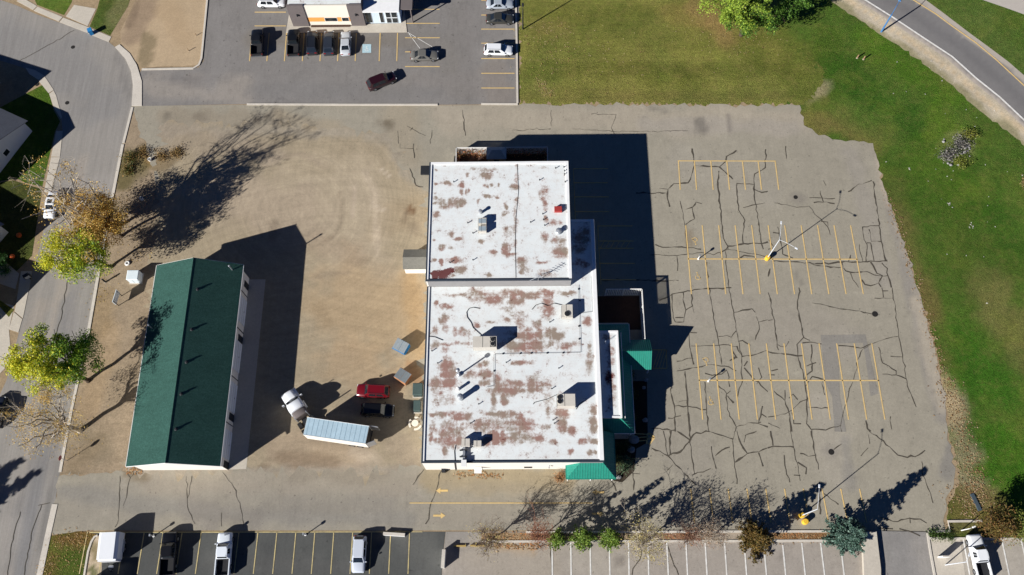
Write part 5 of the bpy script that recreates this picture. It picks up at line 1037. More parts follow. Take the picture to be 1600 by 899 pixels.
car('pickup', (18, 18, 20), (264, 865), (266.5, 830), 'black pickup parked between the white trailer and the white pickup', group=SG)
car('pickup', (232, 238, 244), (350, 866), (353, 830), 'white pickup parked next to the black pickup in the dark asphalt lot', group=SG)
car('wagon', (206, 212, 222), (561, 866), (559, 900), 'silver-blue car parked alone among empty yellow bays', group=SG)
car('pickup', WHT, (1530, 871), (1521, 836), 'white pickup parked by the shrubs in the small eastern lot', group=SG, L=6.0)
car('suv', (40, 46, 58), (-6, 645), (8, 600), 'dark suv at the kerb below the leafy street tree', group='parked vehicles')

# semi tractor with a short box trailer
M_truckw = mat('truck_white', S(240, 242, 244), rough=.35, coat=.5, noise=((1, .03),), obj=True)
M_boxroof = mat('trailer_roof', S(176, 200, 212), rough=.5, noise=((.5, .07), (1.6, .08), (8, .08)))
M_boxrib = mat('trailer_roof_rib', S(156, 182, 196), rough=.5)
M_boxside = mat('trailer_side', S(238, 232, 218), rough=.6, noise=((1, .04), (6, .05)), obj=True)
TH = 3.75
q = [P(480, 653, TH), P(577, 667, TH), P(571, 693, TH), P(474, 679, TH)]
tc = sum(q, Vector()) / 4; ax = ((q[1] + q[2]) / 2 - (q[0] + q[3]) / 2).to_2d(); TL = ax.length; TW = 2.5; trz = math.atan2(ax.y, ax.x)
tr = empty('box_trailer', (tc.x, tc.y, Z['line']), trz, 'pale blue-roofed white box trailer with open rear doors in the gravel yard', 'trailer')
MB().bb(-TL / 2, TL / 2, -TW / 2, TW / 2, 1.05, TH - .04).build('box', M_boxside, tr)
MB().bb(-TL / 2 + .03, TL / 2 - .03, -TW / 2 + .03, TW / 2 - .03, TH - .04, TH).build('roof', M_boxroof, tr)
for i in range(13):
    x = -TL / 2 + .4 + i * (TL - .8) / 12; MB().bb(x - .03, x + .03, -TW / 2 + .08, TW / 2 - .08, TH, TH + .015).build('roof_rib', M_boxrib, tr)
for s_ in (-1, 1):
    MB().bb(-TL / 2, TL / 2, s_ * TW / 2 - .03, s_ * TW / 2 + .03, TH - .1, TH + .03).build('top_rail', M_trim, tr)
    MB().box((TL / 2 + .55, s_ * (TW / 2 + .12) if s_ > 0 else s_ * (TW / 2 - .35), 2.35), (1.2, .06, 2.4), 0 if s_ > 0 else .5).build('rear_door', M_galv, tr)
    MB().box((-TL / 2 + 2.0, s_ * .8, .5), (.14, .14, 1.1)).build('landing_leg', M_dark, tr)
MB().bb(TL / 2 - .06, TL / 2 + .01, -TW / 2 + .1, TW / 2 - .1, 1.1, TH - .15).build('doorway', M_dark, tr)
MB().bb(TL / 2 - .4, TL / 2 + .1, -TW / 2, TW / 2, .85, 1.04).build('rear_frame', M_dark, tr)
wheels(tr, (TL / 2 - 1.3, TL / 2 - 2.5), TW, .5, .5)
MB().bb(-TL / 2 + .8, TL / 2 - .4, -.5, .5, .85, 1.04).build('chassis_beam', M_dark, tr)
k0 = P(472, 650, 1.5); k1 = P(453, 619, 1.5); kd = (k1 - k0).to_2d(); krz = math.atan2(kd.y, kd.x); kc = (k0 + k1) / 2
tk = empty('truck_tractor', (kc.x, kc.y, Z['line']), krz, 'white long-nosed truck tractor turned in front of its box trailer', 'truck')
b = MB(); hoodr = []
for x, w_, z in ((2.62, .42, 1.15), (2.58, .62, 1.42), (2.3, .70, 1.66), (1.5, .80, 1.86), (.85, .92, 1.98)):
    hoodr.append([(x, w_, .7), (x, w_, z - .22), (x, w_ * .86, z - .07), (x, w_ * .5, z), (x, -w_ * .5, z), (x, -w_ * .86, z - .07), (x, -w_, z - .22), (x, -w_, .7)])
b.loft(hoodr).build('hood', M_truckw, tk, smooth=True, fix=True)
def cabring(x, w_, z): return [(x, w_, .8), (x, w_, z - .5), (x, w_ * .93, z - .16), (x, w_ * .72, z - .02), (x, 0, z + .03), (x, -w_ * .72, z - .02), (x, -w_ * .93, z - .16), (x, -w_, z - .5), (x, -w_, .8)]
MB().loft([cabring(*q_) for q_ in ((.95, 1.08, 2.02), (.35, 1.12, 2.72), (.1, 1.15, 2.86), (-.45, 1.17, 3.0), (-.75, 1.14, 3.0), (-.95, 1.08, 2.86), (-1.0, 1.02, 2.7))]).build('cab', M_truckw, tk, smooth=True, fix=True)
MB().loft([cabring(*q_) for q_ in ((-1.02, 1.06, 2.55), (-1.75, 1.1, 2.6), (-1.95, 1.04, 2.5), (-2.0, .95, 2.4))]).build('sleeper', M_pier, tk, smooth=True, fix=True)
MB()._add([(.985, -.98, 2.0), (1.06, 0, 2.02), (.985, .98, 2.0), (.40, .90, 2.68), (.42, 0, 2.78), (.40, -.90, 2.68)], [(0, 1, 4, 5), (1, 2, 3, 4)]).build('windshield', M_cglass, tk, fix=True)
MB().box((2.66, 0, 1.05), (.05, .8, .6)).build('grille', M_plast, tk)
for s_ in (-1, 1):
    MB().bb(-.6, .4, s_ * 1.17 - .02, s_ * 1.17 + .02, 1.75, 2.4).build('side_window', M_cglass, tk)
    MB().box((.75, s_ * 1.45, 2.1), (.12, .3, .6)).build('wing_mirror', M_truckw, tk)
    MB().loft([[(x, s_ * .72, .75), (x, s_ * 1.16, .75), (x, s_ * 1.16, z), (x, s_ * .72, z + .08)] for x, z in ((2.5, .95), (2.2, 1.2), (1.6, 1.22), (1.2, .95))]).build('mudguard', M_truckw, tk)
    MB().tube((-2.1, s_ * .9, .9), (-2.1, s_ * .9, 3.3), .08).build('exhaust_stack', M_galv, tk)
    MB().tube((-.9, s_ * 1.0, .75), (.3, s_ * 1.0, .75), .3, .3, 12).build('fuel_tank', M_galv, tk)
    MB().box((2.52, s_ * .62, 1.1), (.06, .3, .2)).build('headlight', M_hlamp, tk)
MB().bb(2.5, 2.72, -1.15, 1.15, .45, .85).build('bumper', M_galv, tk)
MB().bb(-4.2, 2.3, -.42, .42, .75, .95).build('chassis', M_dark, tk)
MB().lathe((-3.2, 0, 0), [(.5, .95), (.5, 1.04)], 14).build('fifth_wheel', M_dark, tk)
wheels(tk, (1.9,), 2.4, .5, .32); wheels(tk, (-2.6, -3.8), 2.45, .5, .55)
# white enclosed trailer
a, b_, c_, d_ = P(155.5, 831.5, 2.4), P(186, 832, 2.4), P(181, 877.5, 2.4), P(150, 877, 2.4)
cc = (a + b_ + c_ + d_) / 4; ax = ((c_ + d_) / 2 - (a + b_) / 2).to_2d(); L_ = ax.length; W_ = (b_ - a).length
et = empty('cargo_trailer', (cc.x, cc.y, Z['line']), math.atan2(ax.y, ax.x), 'white enclosed cargo trailer parked by the gravel strip near the street corner', 'trailer', SG)
M_tside = mat('trailer_blue_white', S(206, 222, 240), rough=.5)
MB().loft([[(x, -W_ / 2, .5), (x, W_ / 2, .5), (x, W_ / 2, 2.15), (x, W_ / 2 - .4, 2.4), (x, -W_ / 2 + .3, 2.4), (x, -W_ / 2, 2.3)] for x in (-L_ / 2, L_ / 2 - .25)] ).build('box', M_truckw, et, fix=True)
MB().bb(L_ / 2 - .247, L_ / 2, -W_ / 2 + .12, W_ / 2 - .12, .5, 2.2).build('nose', M_truckw, et)
for s_ in (-1, 1):
    MB().tube((L_ / 2, s_ * .6, .5), (L_ / 2 + 1.3, 0, .5), .05).build('drawbar', M_dark, et); MB().box((-.2, s_ * (W_ / 2 + .12), .75), (1.7, .24, .06)).build('fender', M_galv, et)
    MB().bb(-L_ / 2 - .02, -L_ / 2 - .003, s_ * W_ / 4 - W_ / 5, s_ * W_ / 4 + W_ / 5, .6, 2.1).build('rear_door', M_tside, et)
MB().tube((L_ / 2 + 1.0, 0, .05), (L_ / 2 + 1.0, 0, .9), .05).build('jack', M_galv, et)
MB().tube((L_ / 2 + .6, -.3, .62), (L_ / 2 + .6, .3, .62), .16, .16, 10).build('gas_bottle', M_trim, et)
wheels(et, (-.6, .25), W_ + .3, .34, .22)

et2 = copy_tree(et); tp = P(222, 871); hh = 2.4 / math.tan(SUN_EL); et2.location = (tp.x - hh * math.cos(SH_AZ) - W_ / 2, tp.y - hh * math.sin(SH_AZ) - L_ / 2, Z['line']); et2['label'] = 'second white cargo trailer parked behind the first in the dark asphalt lot'
# ------------------------------------------------------------------ dumpsters, cabinets, tables
M_dblue = mat('blue_dumpster', S(40, 130, 190), rough=.6, noise=((2, .1), (10, .1)), obj=True)
M_drust = mat('rusty_dumpster', S(172, 120, 84), rough=.8, noise=((3, .2), (12, .2)), obj=True)
M_lid = mat('grey_plastic_lid', S(138, 146, 150), rough=.6, noise=((3, .1),), obj=True)
def dumpster(px, rz, body, lid, label, W=2.0, D=1.7, Hh=1.5):
    c = P(*px, 0.8); t = empty('dumpster', (c.x, c.y, Z['yard'] + .004), rz, label, 'dumpster', 'dumpsters by the west wall')
    MB()._add([(-W / 2, -D / 2 + .15, .12), (W / 2, -D / 2 + .15, .12), (W / 2, D / 2, .12), (-W / 2, D / 2, .12), (-W / 2, -D / 2, Hh * .8), (W / 2, -D / 2, Hh * .8), (W / 2, D / 2, Hh), (-W / 2, D / 2, Hh)], [(3, 2, 1, 0), (4, 5, 6, 7), (0, 1, 5, 4), (1, 2, 6, 5), (2, 3, 7, 6), (3, 0, 4, 7)]).build('bin', body, t)
    s_ = math.atan2(Hh * .2, D)
    for x in (-W / 4, W / 4): 
        l_ = MB().box((x, 0, Hh * .9 + .05), (W / 2 - .05, D / math.cos(s_) - .06, .05), 0, None, s_).build('lid', lid, t)
        for k in (-.25, .25): MB().box((x + k * W / 2 * .8, 0, Hh * .9 + .09), (.06, D * .9, .03), 0, None, s_).build('lid_rib', lid, l_)
    for x in (-W / 2 - .05, W / 2 + .05): MB().box((x, 0, .85), (.1, D * .7, .16)).build('fork_pocket', body, t)
    for x in (-W / 2 + .2, W / 2 - .2):
        for y in (-D / 2 + .3, D / 2 - .2): MB().tube((x - .05, y, .09), (x + .05, y, .09), .09, .09, 8).build('caster', M_tyre, t)
    MB().box((0, -D / 2 - .02, Hh * .8 - .05), (W + .06, .08, .1)).build('rim', body, t)
dumpster((627, 542.5), math.radians(-29), M_dblue, M_lid, 'blue dumpster with two grey lids in the sunlit yard')
dumpster((630, 588.5), math.radians(148), M_drust, M_lid, 'rusty brown dumpster with pale lids behind the red suv')
def cabinet(name, px, h, dx, dy, ht, m, label, cat, rz=0):
    c = P(*px); t = empty(name, (c.x, c.y, Z['yard'] + .004), rz, label, cat)
    MB().bb(-dx / 2, dx / 2, -dy / 2, dy / 2, .12, ht).build('housing', m, t); MB().bb(-dx / 2 - .15, dx / 2 + .15, -dy / 2 - .15, dy / 2 + .15, 0, .12).build('plinth', M_conc, t)
    MB().box((0, 0, ht + .04), (dx + .1, dy + .1, .08), 0, (.9, .9)).build('lid', m, t)
    for s_ in (-1, 1): MB().bb(s_ * dx / 4 - dx / 5, s_ * dx / 4 + dx / 5, -dy / 2 - .03, -dy / 2 - .002, .25, ht - .1).build('door', m, t)
    return t
M_cabg = mat('dark_green_cabinet', S(66, 82, 80), rough=.6, noise=((3, .1),)); M_cabw = mat('pale_cabinet', S(222, 232, 236), rough=.5, noise=((2, .05),))
cabinet('utility_cabinet', (654, 612), 1.4, 1.3, 1.7, 1.4, M_cabg, 'dark green utility box against the west wall, beside the rusty dumpster', 'utility box')
cabinet('utility_cabinet', (653, 637), 1.0, .9, 1.5, 1.2, M_cabg, 'dark utility box against the west wall, next to the round white table', 'utility box')
cabinet('transformer_cabinet', (214, 436), 1.5, 1.7, 1.5, 1.6, M_cabw, 'pale blue-white transformer cabinet behind the storage building, near the street trees', 'utility box')
# round picnic table with curved benches
c = P(649.5, 663); pt = empty('picnic_table', (c.x, c.y, Z['yard'] + .004), 0, 'round white picnic table with curved benches by the west wall', 'table')
M_pcon = mat('white_concrete', S(232, 222, 204), rough=.85, noise=((4, .08),))
MB().lathe((0, 0, 0), [(.16, .0), (.14, .7), (.5, .72), (.5, .79), (.46, .81)], 20).build('table_top', M_pcon, pt)
for a0 in (60, 180, 300):
    in_ = [(.72 * math.cos(math.radians(a0 + k)), .72 * math.sin(math.radians(a0 + k))) for k in range(-40, 41, 10)]; ou = [(1.0 * math.cos(math.radians(a0 + k)), 1.0 * math.sin(math.radians(a0 + k))) for k in range(40, -41, -10)]
    MB().prism(in_ + ou, .40, .47).build('bench', M_pcon, pt)
    for k in (-25, 25): MB().box((.86 * math.cos(math.radians(a0 + k)), .86 * math.sin(math.radians(a0 + k)), .2), (.12, .12, .4)).build('leg', M_pcon, pt)

# ------------------------------------------------------------------ poles, signs, barriers
M_ybase = mat('yellow_concrete', S(232, 186, 60), rough=.8, noise=((3, .1), (10, .1)))
M_pole = mat('white_pole', S(206, 210, 214), rough=.4, noise=((2, .05),))
def lamp(px, h, arms, label, base=True, m=None, lean=None, name='light_pole', group=None, pr=1.0):
    c = P(*px); t = empty(name, (c.x, c.y, Z['lot'] - .002), 0, label, 'street lamp', group); m = m or M_pole
    if base:
        MB().lathe((0, 0, 0), [(.36, 0), (.36, .8), (.3, .86)], 16).build('concrete_base', M_ybase, t)
    MB().tube((0, 0, .5 if base else 0), (0, 0, h), .08 * pr, .055 * pr, 10).build('pole', m, t)
    for ang, L, rise in arms:
        dx, dy = math.cos(math.radians(ang)), math.sin(math.radians(ang)); e = (dx * L, dy * L, h + rise)
        MB().tube((0, 0, h - .1), (dx * L * .5, dy * L * .5, h + rise * .8), .028 * pr).tube((dx * L * .5, dy * L * .5, h + rise * .8), e, .028 * pr).build('arm', m, t)
        hd = MB().box((e[0] + dx * .35, e[1] + dy * .35, e[2]), (.5 * pr, .22 * pr, .12), math.radians(ang), (.8, .7)).build('lamp_head', m, t)
        MB().box((e[0] + dx * .38, e[1] + dy * .38, e[2] - .07), (.34, .16, .03), math.radians(ang)).build('lens', M_hlamp, hd)
    return t
lamp((1198, 405), 7.3, [(80, 2.3, .25), (-35, 2.3, .25)], 'tall white twin-arm light pole on a yellow base in the middle of the lot', group='light poles in the lot')
l2 = lamp((1251.5, 806), 7.3, [(80, 2.6, .3)], 'tall white light pole on yellow bases beside the spruce shadows', group='light poles in the lot')
MB().lathe((.35, -.85, 0), [(.4, 0), (.4, .75), (.34, .8)], 16).build('concrete_bollard', M_ybase, l2)
lamp((817, 46), 5.4, [(90, .4, .1)], 'thin dark light pole on the lawn edge beside the parked cars', False, M_dark, name='light_pole', pr=1.5)
lamp((1377, 50), 4.6, [(58, 2.6, .7)], 'blue-grey street lamp leaning its arm over the curved road', False, mat('blue_pole', S(70, 120, 170), rough=.4), name='street_lamp', pr=2.0)
lamp((1477, 883), 6.0, [(60, .7, .1)], 'light pole on the concrete pad next to the white pickup', False, M_pole, name='light_pole')
lamp((1502, 829), 2.4, [(20, .3, .05)], 'short lamp in the gravel bed beside the shrubs', False, M_trim, name='garden_lamp')
def plug(px, label, h=1.1):
    c = P(*px); t = empty('parking_post', (c.x, c.y, Z['lot'] - .002), 0, label, 'post', 'power posts in the car parks')
    MB().lathe((0, 0, 0), [(.16, 0), (.16, .12), (.07, .14), (.07, h)], 12).build('post', M_trim, t); MB().box((0, 0, h + .12), (.2, .3, .26)).build('outlet_box', M_galv, t)
for q, l_ in (((1091, 405), 'short white power post at the end of the northern bay row'), ((1106.5, 596), 'short white power post at the end of the southern bay row'), ((240.5, 838), 'short grey power post beside the black pickup'), ((357, 837), 'short grey power post beside the white pickup'), ((477.5, 836), 'short grey power post between empty yellow bays')): plug(q, l_, 1.3)
# stop sign
c = P(105, 720); ss = empty('stop_sign', (c.x, c.y, 0), math.radians(80), 'red stop sign on a thin post at the street corner', 'sign')
MB().tube((0, 0, 0), (0, 0, 2.5), .04).build('post', M_galv, ss)
M_sred = mat('sign_red', S(170, 26, 34), rough=.5)
pl = MB(); R_ = .38
ring_ = [(R_ * math.cos(math.radians(22.5 + 45 * k)), R_ * math.sin(math.radians(22.5 + 45 * k))) for k in range(8)]
pl.loft([[(x, yy, 2.15 + z) for x, z in ring_] for yy in (-.06, -.045)]).build('sign_plate', M_sred, ss, fix=True)
# STOP lettering, flat strokes on the plate
lt = MB(); M_swh = mat('sign_white', S(240, 240, 238), rough=.5)
def stroke(pts):
    for (x0, z0), (x1, z1) in zip(pts, pts[1:]): lt.tube((x0, -.063, 2.15 + z0), (x1, -.063, 2.15 + z1), .012, .012, 4)
stroke([(-.16, .08), (-.24, .08), (-.24, .0), (-.16, .0), (-.16, -.09), (-.24, -.09)]); stroke([(-.13, .08), (-.03, .08)]); stroke([(-.08, .08), (-.08, -.09)])
stroke([(.0, .08), (.09, .08), (.09, -.09), (.0, -.09), (.0, .08)]); stroke([(.13, -.09), (.13, .08), (.21, .08), (.21, .0), (.13, .0)])
lt.build('lettering', M_swh, ss)
# concrete barriers and the white sign wall in the south lots
def barrier(px0, px1, wd, h, label, name='concrete_barrier', cat='barrier', m=None):
    a, b_ = P(*px0), P(*px1); d = (b_ - a).to_2d(); c_ = (a + b_) / 2; t = empty(name, (c_.x, c_.y, Z['lot'] - .001), math.atan2(d.y, d.x), label, cat)
    L = d.length; m = m or M_trim
    MB().loft([[(x, -wd / 2, 0), (x, wd / 2, 0), (x, wd / 2 * .8, h), (x, -wd / 2 * .8, h)] for x in (-L / 2, L / 2)]).build('slab', m, t, fix=True)
    MB().box((0, 0, h + .03), (L + .06, wd * .9, .06)).build('cap', M_kerb if m is M_trim else m, t); return t
barrier((600, 834.5), (633, 836.5), .45, .55, 'low white concrete barrier at the head of an empty bay')
barrier((692.5, 888), (694.5, 860), .5, 1.1, 'tall white block wall standing at the edge between two lots', 'block_wall', 'wall')
M_rail = mat('timber_rail', S(176, 150, 90), rough=.85, noise=((4, .15),))
barrier((709, 853.5), (728, 853.5), .22, .22, 'timber wheel stop nearer the white block wall', 'wheel_stop', 'wheel stop', M_rail); barrier((735, 853), (756, 853), .22, .22, 'timber wheel stop beside the pale yellow shrub', 'wheel_stop', 'wheel stop', M_rail)
barrier((1518, 772), (1531, 798), .55, .1, 'dark grey plank bench lying low on the leafy grass beside the lot', 'plank_bench', 'bench', mat('dark_plank', S(66, 78, 86), rough=.85, noise=((4, .15),)))
barrier((1465, 871), (1478, 871), .2, 1.6, 'small white sign board on the concrete pad by the white pickup', 'sign_board', 'sign')
def post(px, label, h=.9, r=.1, m=None, name='bollard'):
    c = P(*px); t = empty(name, (c.x, c.y, 0), 0, label, 'bollard'); MB().lathe((0, 0, 0), [(r, 0), (r, h * .9), (r * .8, h)], 12).build('shaft', m or M_wood, t); MB().lathe((0, 0, 0), [(r * 1.5, 0), (r * 1.5, .06)], 12).build('foot', M_conc, t)
post((165, 441), 'dark stub post below the yellow street tree', 1.2, .14, M_dark)
post((1339, 91), 'wooden stake in the roadside lawn, the leftmost of a pair', .9, .11); post((1349, 93), 'wooden stake in the roadside lawn, closer to the road', .9, .11)
post((295, 80), 'thin stake with a yellow tag in the gravel bed by the kerb', .7, .06); post((307, 56), 'short stake in the upper part of the gravel bed', .6, .06)
c = P(48, 436); mb = empty('mailbox', (c.x, c.y, 0), math.radians(35), 'black community mailbox on the sidewalk by the driveway', 'mailbox'); MB().box((0, 0, 1.1), (.9, .5, .9)).build('box', M_dark, mb); MB().tube((0, 0, 0), (0, 0, .7), .12).build('post', M_dark, mb); MB().box((0, -.27, 1.1), (.7, .03, .7)).build('door', M_galv, mb)
c = P(188, 470); sg = empty('notice_board', (c.x, c.y, 0), math.radians(82), 'white notice board behind the storage building', 'sign'); MB().box((0, 0, 1.5), (2.0, .08, 1.3)).build('board', M_cabw, sg)
for x in (-.8, .8): MB().tube((x, 0, 0), (x, 0, 2.1), .06).build('post', M_dark, sg)
c = P(199.5, 412); rt = empty('tyre_planter', (c.x, c.y, 0), 0, 'white painted tyre lying by the yellow tree', 'planter'); MB().lathe((0, 0, 0), [(.35, 0), (.42, .12), (.35, .24), (.2, .24), (.16, .12), (.2, .02)], 18).build('tyre', M_trim, rt, smooth=True); MB().lathe((0, 0, 0), [(.2, 0), (.19, .1)], 12).build('soil', M_dark, rt)
c = P(144, 53); bn = empty('recycling_bin', (c.x, c.y, 0), .4, 'blue recycling bin on the sidewalk by the square driveway', 'bin'); MB().box((0, 0, .55), (.6, .7, 1.0), 0, (1.1, 1.1)).build('bin', M_dblue, bn); MB().box((0, 0, 1.09), (.72, .82, .08)).build('lid', M_dblue, bn)
# pumpkins on the shaded lawn
M_pump = mat('pumpkin_orange', S(214, 98, 40), rough=.6)
for q, l_ in (((31, 369), 'orange pumpkin in the shaded yard under bare branches'), ((20.5, 402), 'orange pumpkin in the shaded yard near the hedge')):
    c = P(*q); t = empty('pumpkin', (c.x, c.y, .012), 0, l_, 'pumpkin'); MB().lathe((0, 0, 0), [(.18, 0), (.38, .12), (.42, .28), (.34, .45), (.1, .5)], 14).build('fruit', M_pump, t, smooth=True); MB().tube((0, 0, .48), (.03, 0, .62), .04).build('stalk', M_wood, t)
# white yard clutter by the weeds
for q, l_ in (((235, 251), 'white bucket in the weeds beside the lot corner'), ((222, 312), 'white bucket below the golden tree')):
    c = P(*q); t = empty('bucket', (c.x, c.y, .012), 0, l_, 'bucket'); MB().lathe((0, 0, 0), [(.24, 0), (.3, .5), (.27, .5), (.22, .05)], 14).build('pail', M_trim, t); MB().path([(-.3, 0, .48), (-.2, 0, .66), (.2, 0, .66), (.3, 0, .48)], .015).build('handle', M_galv, t)
# ------------------------------------------------------------------ vegetation
def leaf_mat():
    g = G('leaves'); c = g.attr('col'); g.l(c, g.b.inputs['Base Color']); g.b.inputs['Roughness'].default_value = .6; g.b.inputs['Specular IOR Level'].default_value = .3
    tr_ = g.n('BsdfTranslucent'); g.l(c, tr_.inputs[0]); mx = g.n('MixShader'); mx.inputs[0].default_value = .3
    g.l(g.b.outputs[0], mx.inputs[1]); g.l(tr_.outputs[0], mx.inputs[2]); g.l(mx.outputs[0], g.out.inputs[0]); return g.m
M_leaf = leaf_mat()
M_bark = mat('dark_bark', S(78, 66, 54), rough=.95, noise=((3, .2), (12, .3)))
M_barkp = mat('pale_bark', S(176, 164, 146), rough=.95, noise=((3, .15), (12, .2)))
def add_leaf(b, p, s, r, col):
    a = r.uniform(0, 6.283); z = r.uniform(-.6, .9); q = math.sqrt(max(0, 1 - z * z)); n_ = Vector((q * math.cos(a), q * math.sin(a), z + .5)).normalized()
    u = n_.orthogonal().normalized(); u = Matrix.Rotation(r.uniform(0, 6.28), 3, n_) @ u; v = n_.cross(u)
    k = len(b.v); L = s * r.uniform(.7, 1.3); W = L * .55
    for x, y in ((-L / 2, 0), (0, -W / 2), (L / 2, 0), (0, W / 2)): b.v.append(tuple(p + u * x + v * y)); b.col.append(col)
    b.f.append((k, k + 1, k + 2, k + 3)); b.mi.append(0)
def branch(b, p0, p1, r0, r1, r, n=6, segs=4, wob=.12):
    pts = []; d = Vector(p1) - Vector(p0)
    for i in range(segs + 1):
        t = i / segs; p = Vector(p0) + d * t
        if 0 < i < segs: p += Vector((r.gauss(0, 1), r.gauss(0, 1), r.gauss(0, .6))) * d.length * wob * .5
        pts.append((p, r0 + (r1 - r0) * t))
    for (a, ra), (c, rb) in zip(pts, pts[1:]): b.tube(a, c, ra, rb, n, False)
    return [p for p, _ in pts]
def mixcol(cols, r, jit=.18):
    c = r.choice(cols); k = 1 + r.uniform(-jit, jit); return tuple(min(1, x * k) for x in c)
def tree(name, label, base, cpx, ch, rad, nleaf, cols, seed, leaf=.34, clusters=55, bark=None, trunk=.22, limbs=9, twigs=0, spread=.9, group=None, cols2=None, side=None, z0=None, cat='tree', tw_reach=.5):
    r = random.Random(seed); B = P(*base); C = P(*cpx, ch) - B; C.z = ch; t = empty(name, (B.x, B.y, -.04), 0, label, cat, group); bark = bark or M_bark
    tb = MB(); fork = Vector((C.x * .45, C.y * .45, ch * .5)); branch(tb, (0, 0, 0), fork, trunk, trunk * .7, r, 8, 4, .06)
    tb.lathe((0, 0, 0), [(trunk * 1.5, 0), (trunk * 1.05, .35)], 8)
    tb.build('trunk', bark, t, smooth=True)
    lb_ = MB(); tips = []
    for i in range(limbs):
        a = 2 * math.pi * i / limbs + r.uniform(-.4, .4); e = r.uniform(-.1, .95)
        tip = C + Vector((math.cos(a) * rad[0] * (1 - e * .5), math.sin(a) * rad[1] * (1 - e * .5), e * rad[2])) * .85
        st = fork * r.uniform(.75, 1.0) if i else fork
        pts = branch(lb_, st, tip, trunk * .45, .03, r, 5, 5)
        tips += pts[2:]
        for j in range(3):
            s_ = pts[r.randint(2, 4)]; e2 = s_ + Vector((r.gauss(0, 1), r.gauss(0, 1), r.gauss(.3, .6))) * min(rad) * .35
            q = branch(lb_, s_, e2, trunk * .16, .015, r, 4, 3); tips += q[1:]
            for k in range(twigs):
                s2 = q[r.randint(1, 3)]; e3 = s2 + Vector((r.gauss(0, 1), r.gauss(0, 1), r.gauss(.35, .6))) * tw_reach * r.uniform(.6, 1.6)
                branch(lb_, s2, e3, .022, .006, r, 3, 2, .2)
                if twigs > 3:
                    for _ in range(2): branch(lb_, (s2 + e3) / 2, e3 + Vector((r.gauss(0, 1), r.gauss(0, 1), r.gauss(0, .6))) * tw_reach * .6, .012, .005, r, 3, 1)
    lb_.build('limbs', bark, t, smooth=True)
    if nleaf:
        cb_ = MB(); cen = []
        for i in range(clusters):
            if i % 3 and tips: p = Vector(r.choice(tips)) + Vector((r.gauss(0, .4), r.gauss(0, .4), r.gauss(0, .3)))
            else:
                d = Vector((r.gauss(0, 1), r.gauss(0, 1), r.gauss(0, 1))).normalized() * (r.random() ** .45); p = C + Vector((d.x * rad[0], d.y * rad[1], d.z * rad[2])) * spread
            cen.append((p, r.uniform(.5, 1.25)))
        for i in range(nleaf):
            c_, sz = cen[r.randrange(len(cen))]; g = Vector((r.gauss(0, 1), r.gauss(0, 1), r.gauss(0, .7)))
            if g.length > 1.9: g *= 1.9 / g.length
            p = c_ + g * sz * .62; cc = cols
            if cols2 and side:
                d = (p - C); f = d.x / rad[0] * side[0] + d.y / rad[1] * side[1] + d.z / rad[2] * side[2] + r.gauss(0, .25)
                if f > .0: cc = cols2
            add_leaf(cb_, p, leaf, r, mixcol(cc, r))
        cb_.build('crown', M_leaf, t)
    return t
YG = [S(196, 204, 56), S(212, 212, 58), S(176, 192, 56)]; GR_ = [S(116, 154, 48), S(94, 134, 42), S(146, 174, 54)]; GOLD = [S(226, 184, 92), S(206, 164, 82), S(190, 168, 98), S(236, 198, 104)]; YEL = [S(236, 220, 60), S(224, 216, 60), S(204, 206, 58)]
ST = 'street trees beside the storage building'
tree('street_tree', 'large leafy tree with green middle and yellow rim beside the storage building', (138, 595), (84, 560), 9.0, (7.6, 5.2, 4.6), 24000, GR_, 11, .28, 120, trunk=.3, limbs=11, group=ST, cols2=YG + YEL, side=(-1.0, -.5, .1))
tree('street_tree', 'bright yellow-green tree leaning over the street by the transformer cabinet', (174, 417), (116, 396), 7.0, (5.3, 4.6, 3.8), 16000, YEL + YG, 12, .25, 80, trunk=.24, limbs=9, group=ST, cols2=GR_ + YG, side=(.9, -.3, -.2))
tree('street_tree', 'thinning golden-brown tree beside the parked white sedan', (190, 369), (146, 340), 8.5, (5.8, 4.6, 4.4), 18000, GOLD, 13, .23, 100, trunk=.26, limbs=11, twigs=3, group=ST)
tree('street_tree', 'low bushy golden tree at the street kerb beside the weeds', (174, 350), (150, 333), 4.2, (4.2, 3.6, 2.8), 10000, GOLD, 19, .22, 80, trunk=.18, limbs=10, twigs=2, group=ST)
tree('bare_tree', 'tall bare pale-branched tree rising behind the golden tree', (183, 356), (84, 306), 14.0, (7.6, 6.4, 5.5), 900, GOLD, 14, .26, 40, bark=M_barkp, trunk=.28, limbs=15, twigs=5, group=ST, tw_reach=.9)
tree('bare_tree', 'nearly bare tree with pale limbs and a few yellow leaves near the stop sign', (125, 673), (62, 652), 8.5, (7.0, 5.6, 4.4), 4200, [S(222, 194, 110), S(206, 178, 104), S(222, 176, 82)], 15, .18, 46, bark=M_barkp, trunk=.34, limbs=13, twigs=5, group=ST, tw_reach=.9)
tree('broadleaf_tree', 'dense bright green tree on the northern lawn edge by the road', (1158, 55), (1166, 10), 5.4, (8.2, 6.0, 4.2), 26000, [S(158, 182, 66), S(178, 196, 76), S(132, 164, 56)], 16, .28, 150, trunk=.3, limbs=12, cols2=[S(96, 134, 48), S(76, 112, 40)], side=(.8, -.1, -.7))
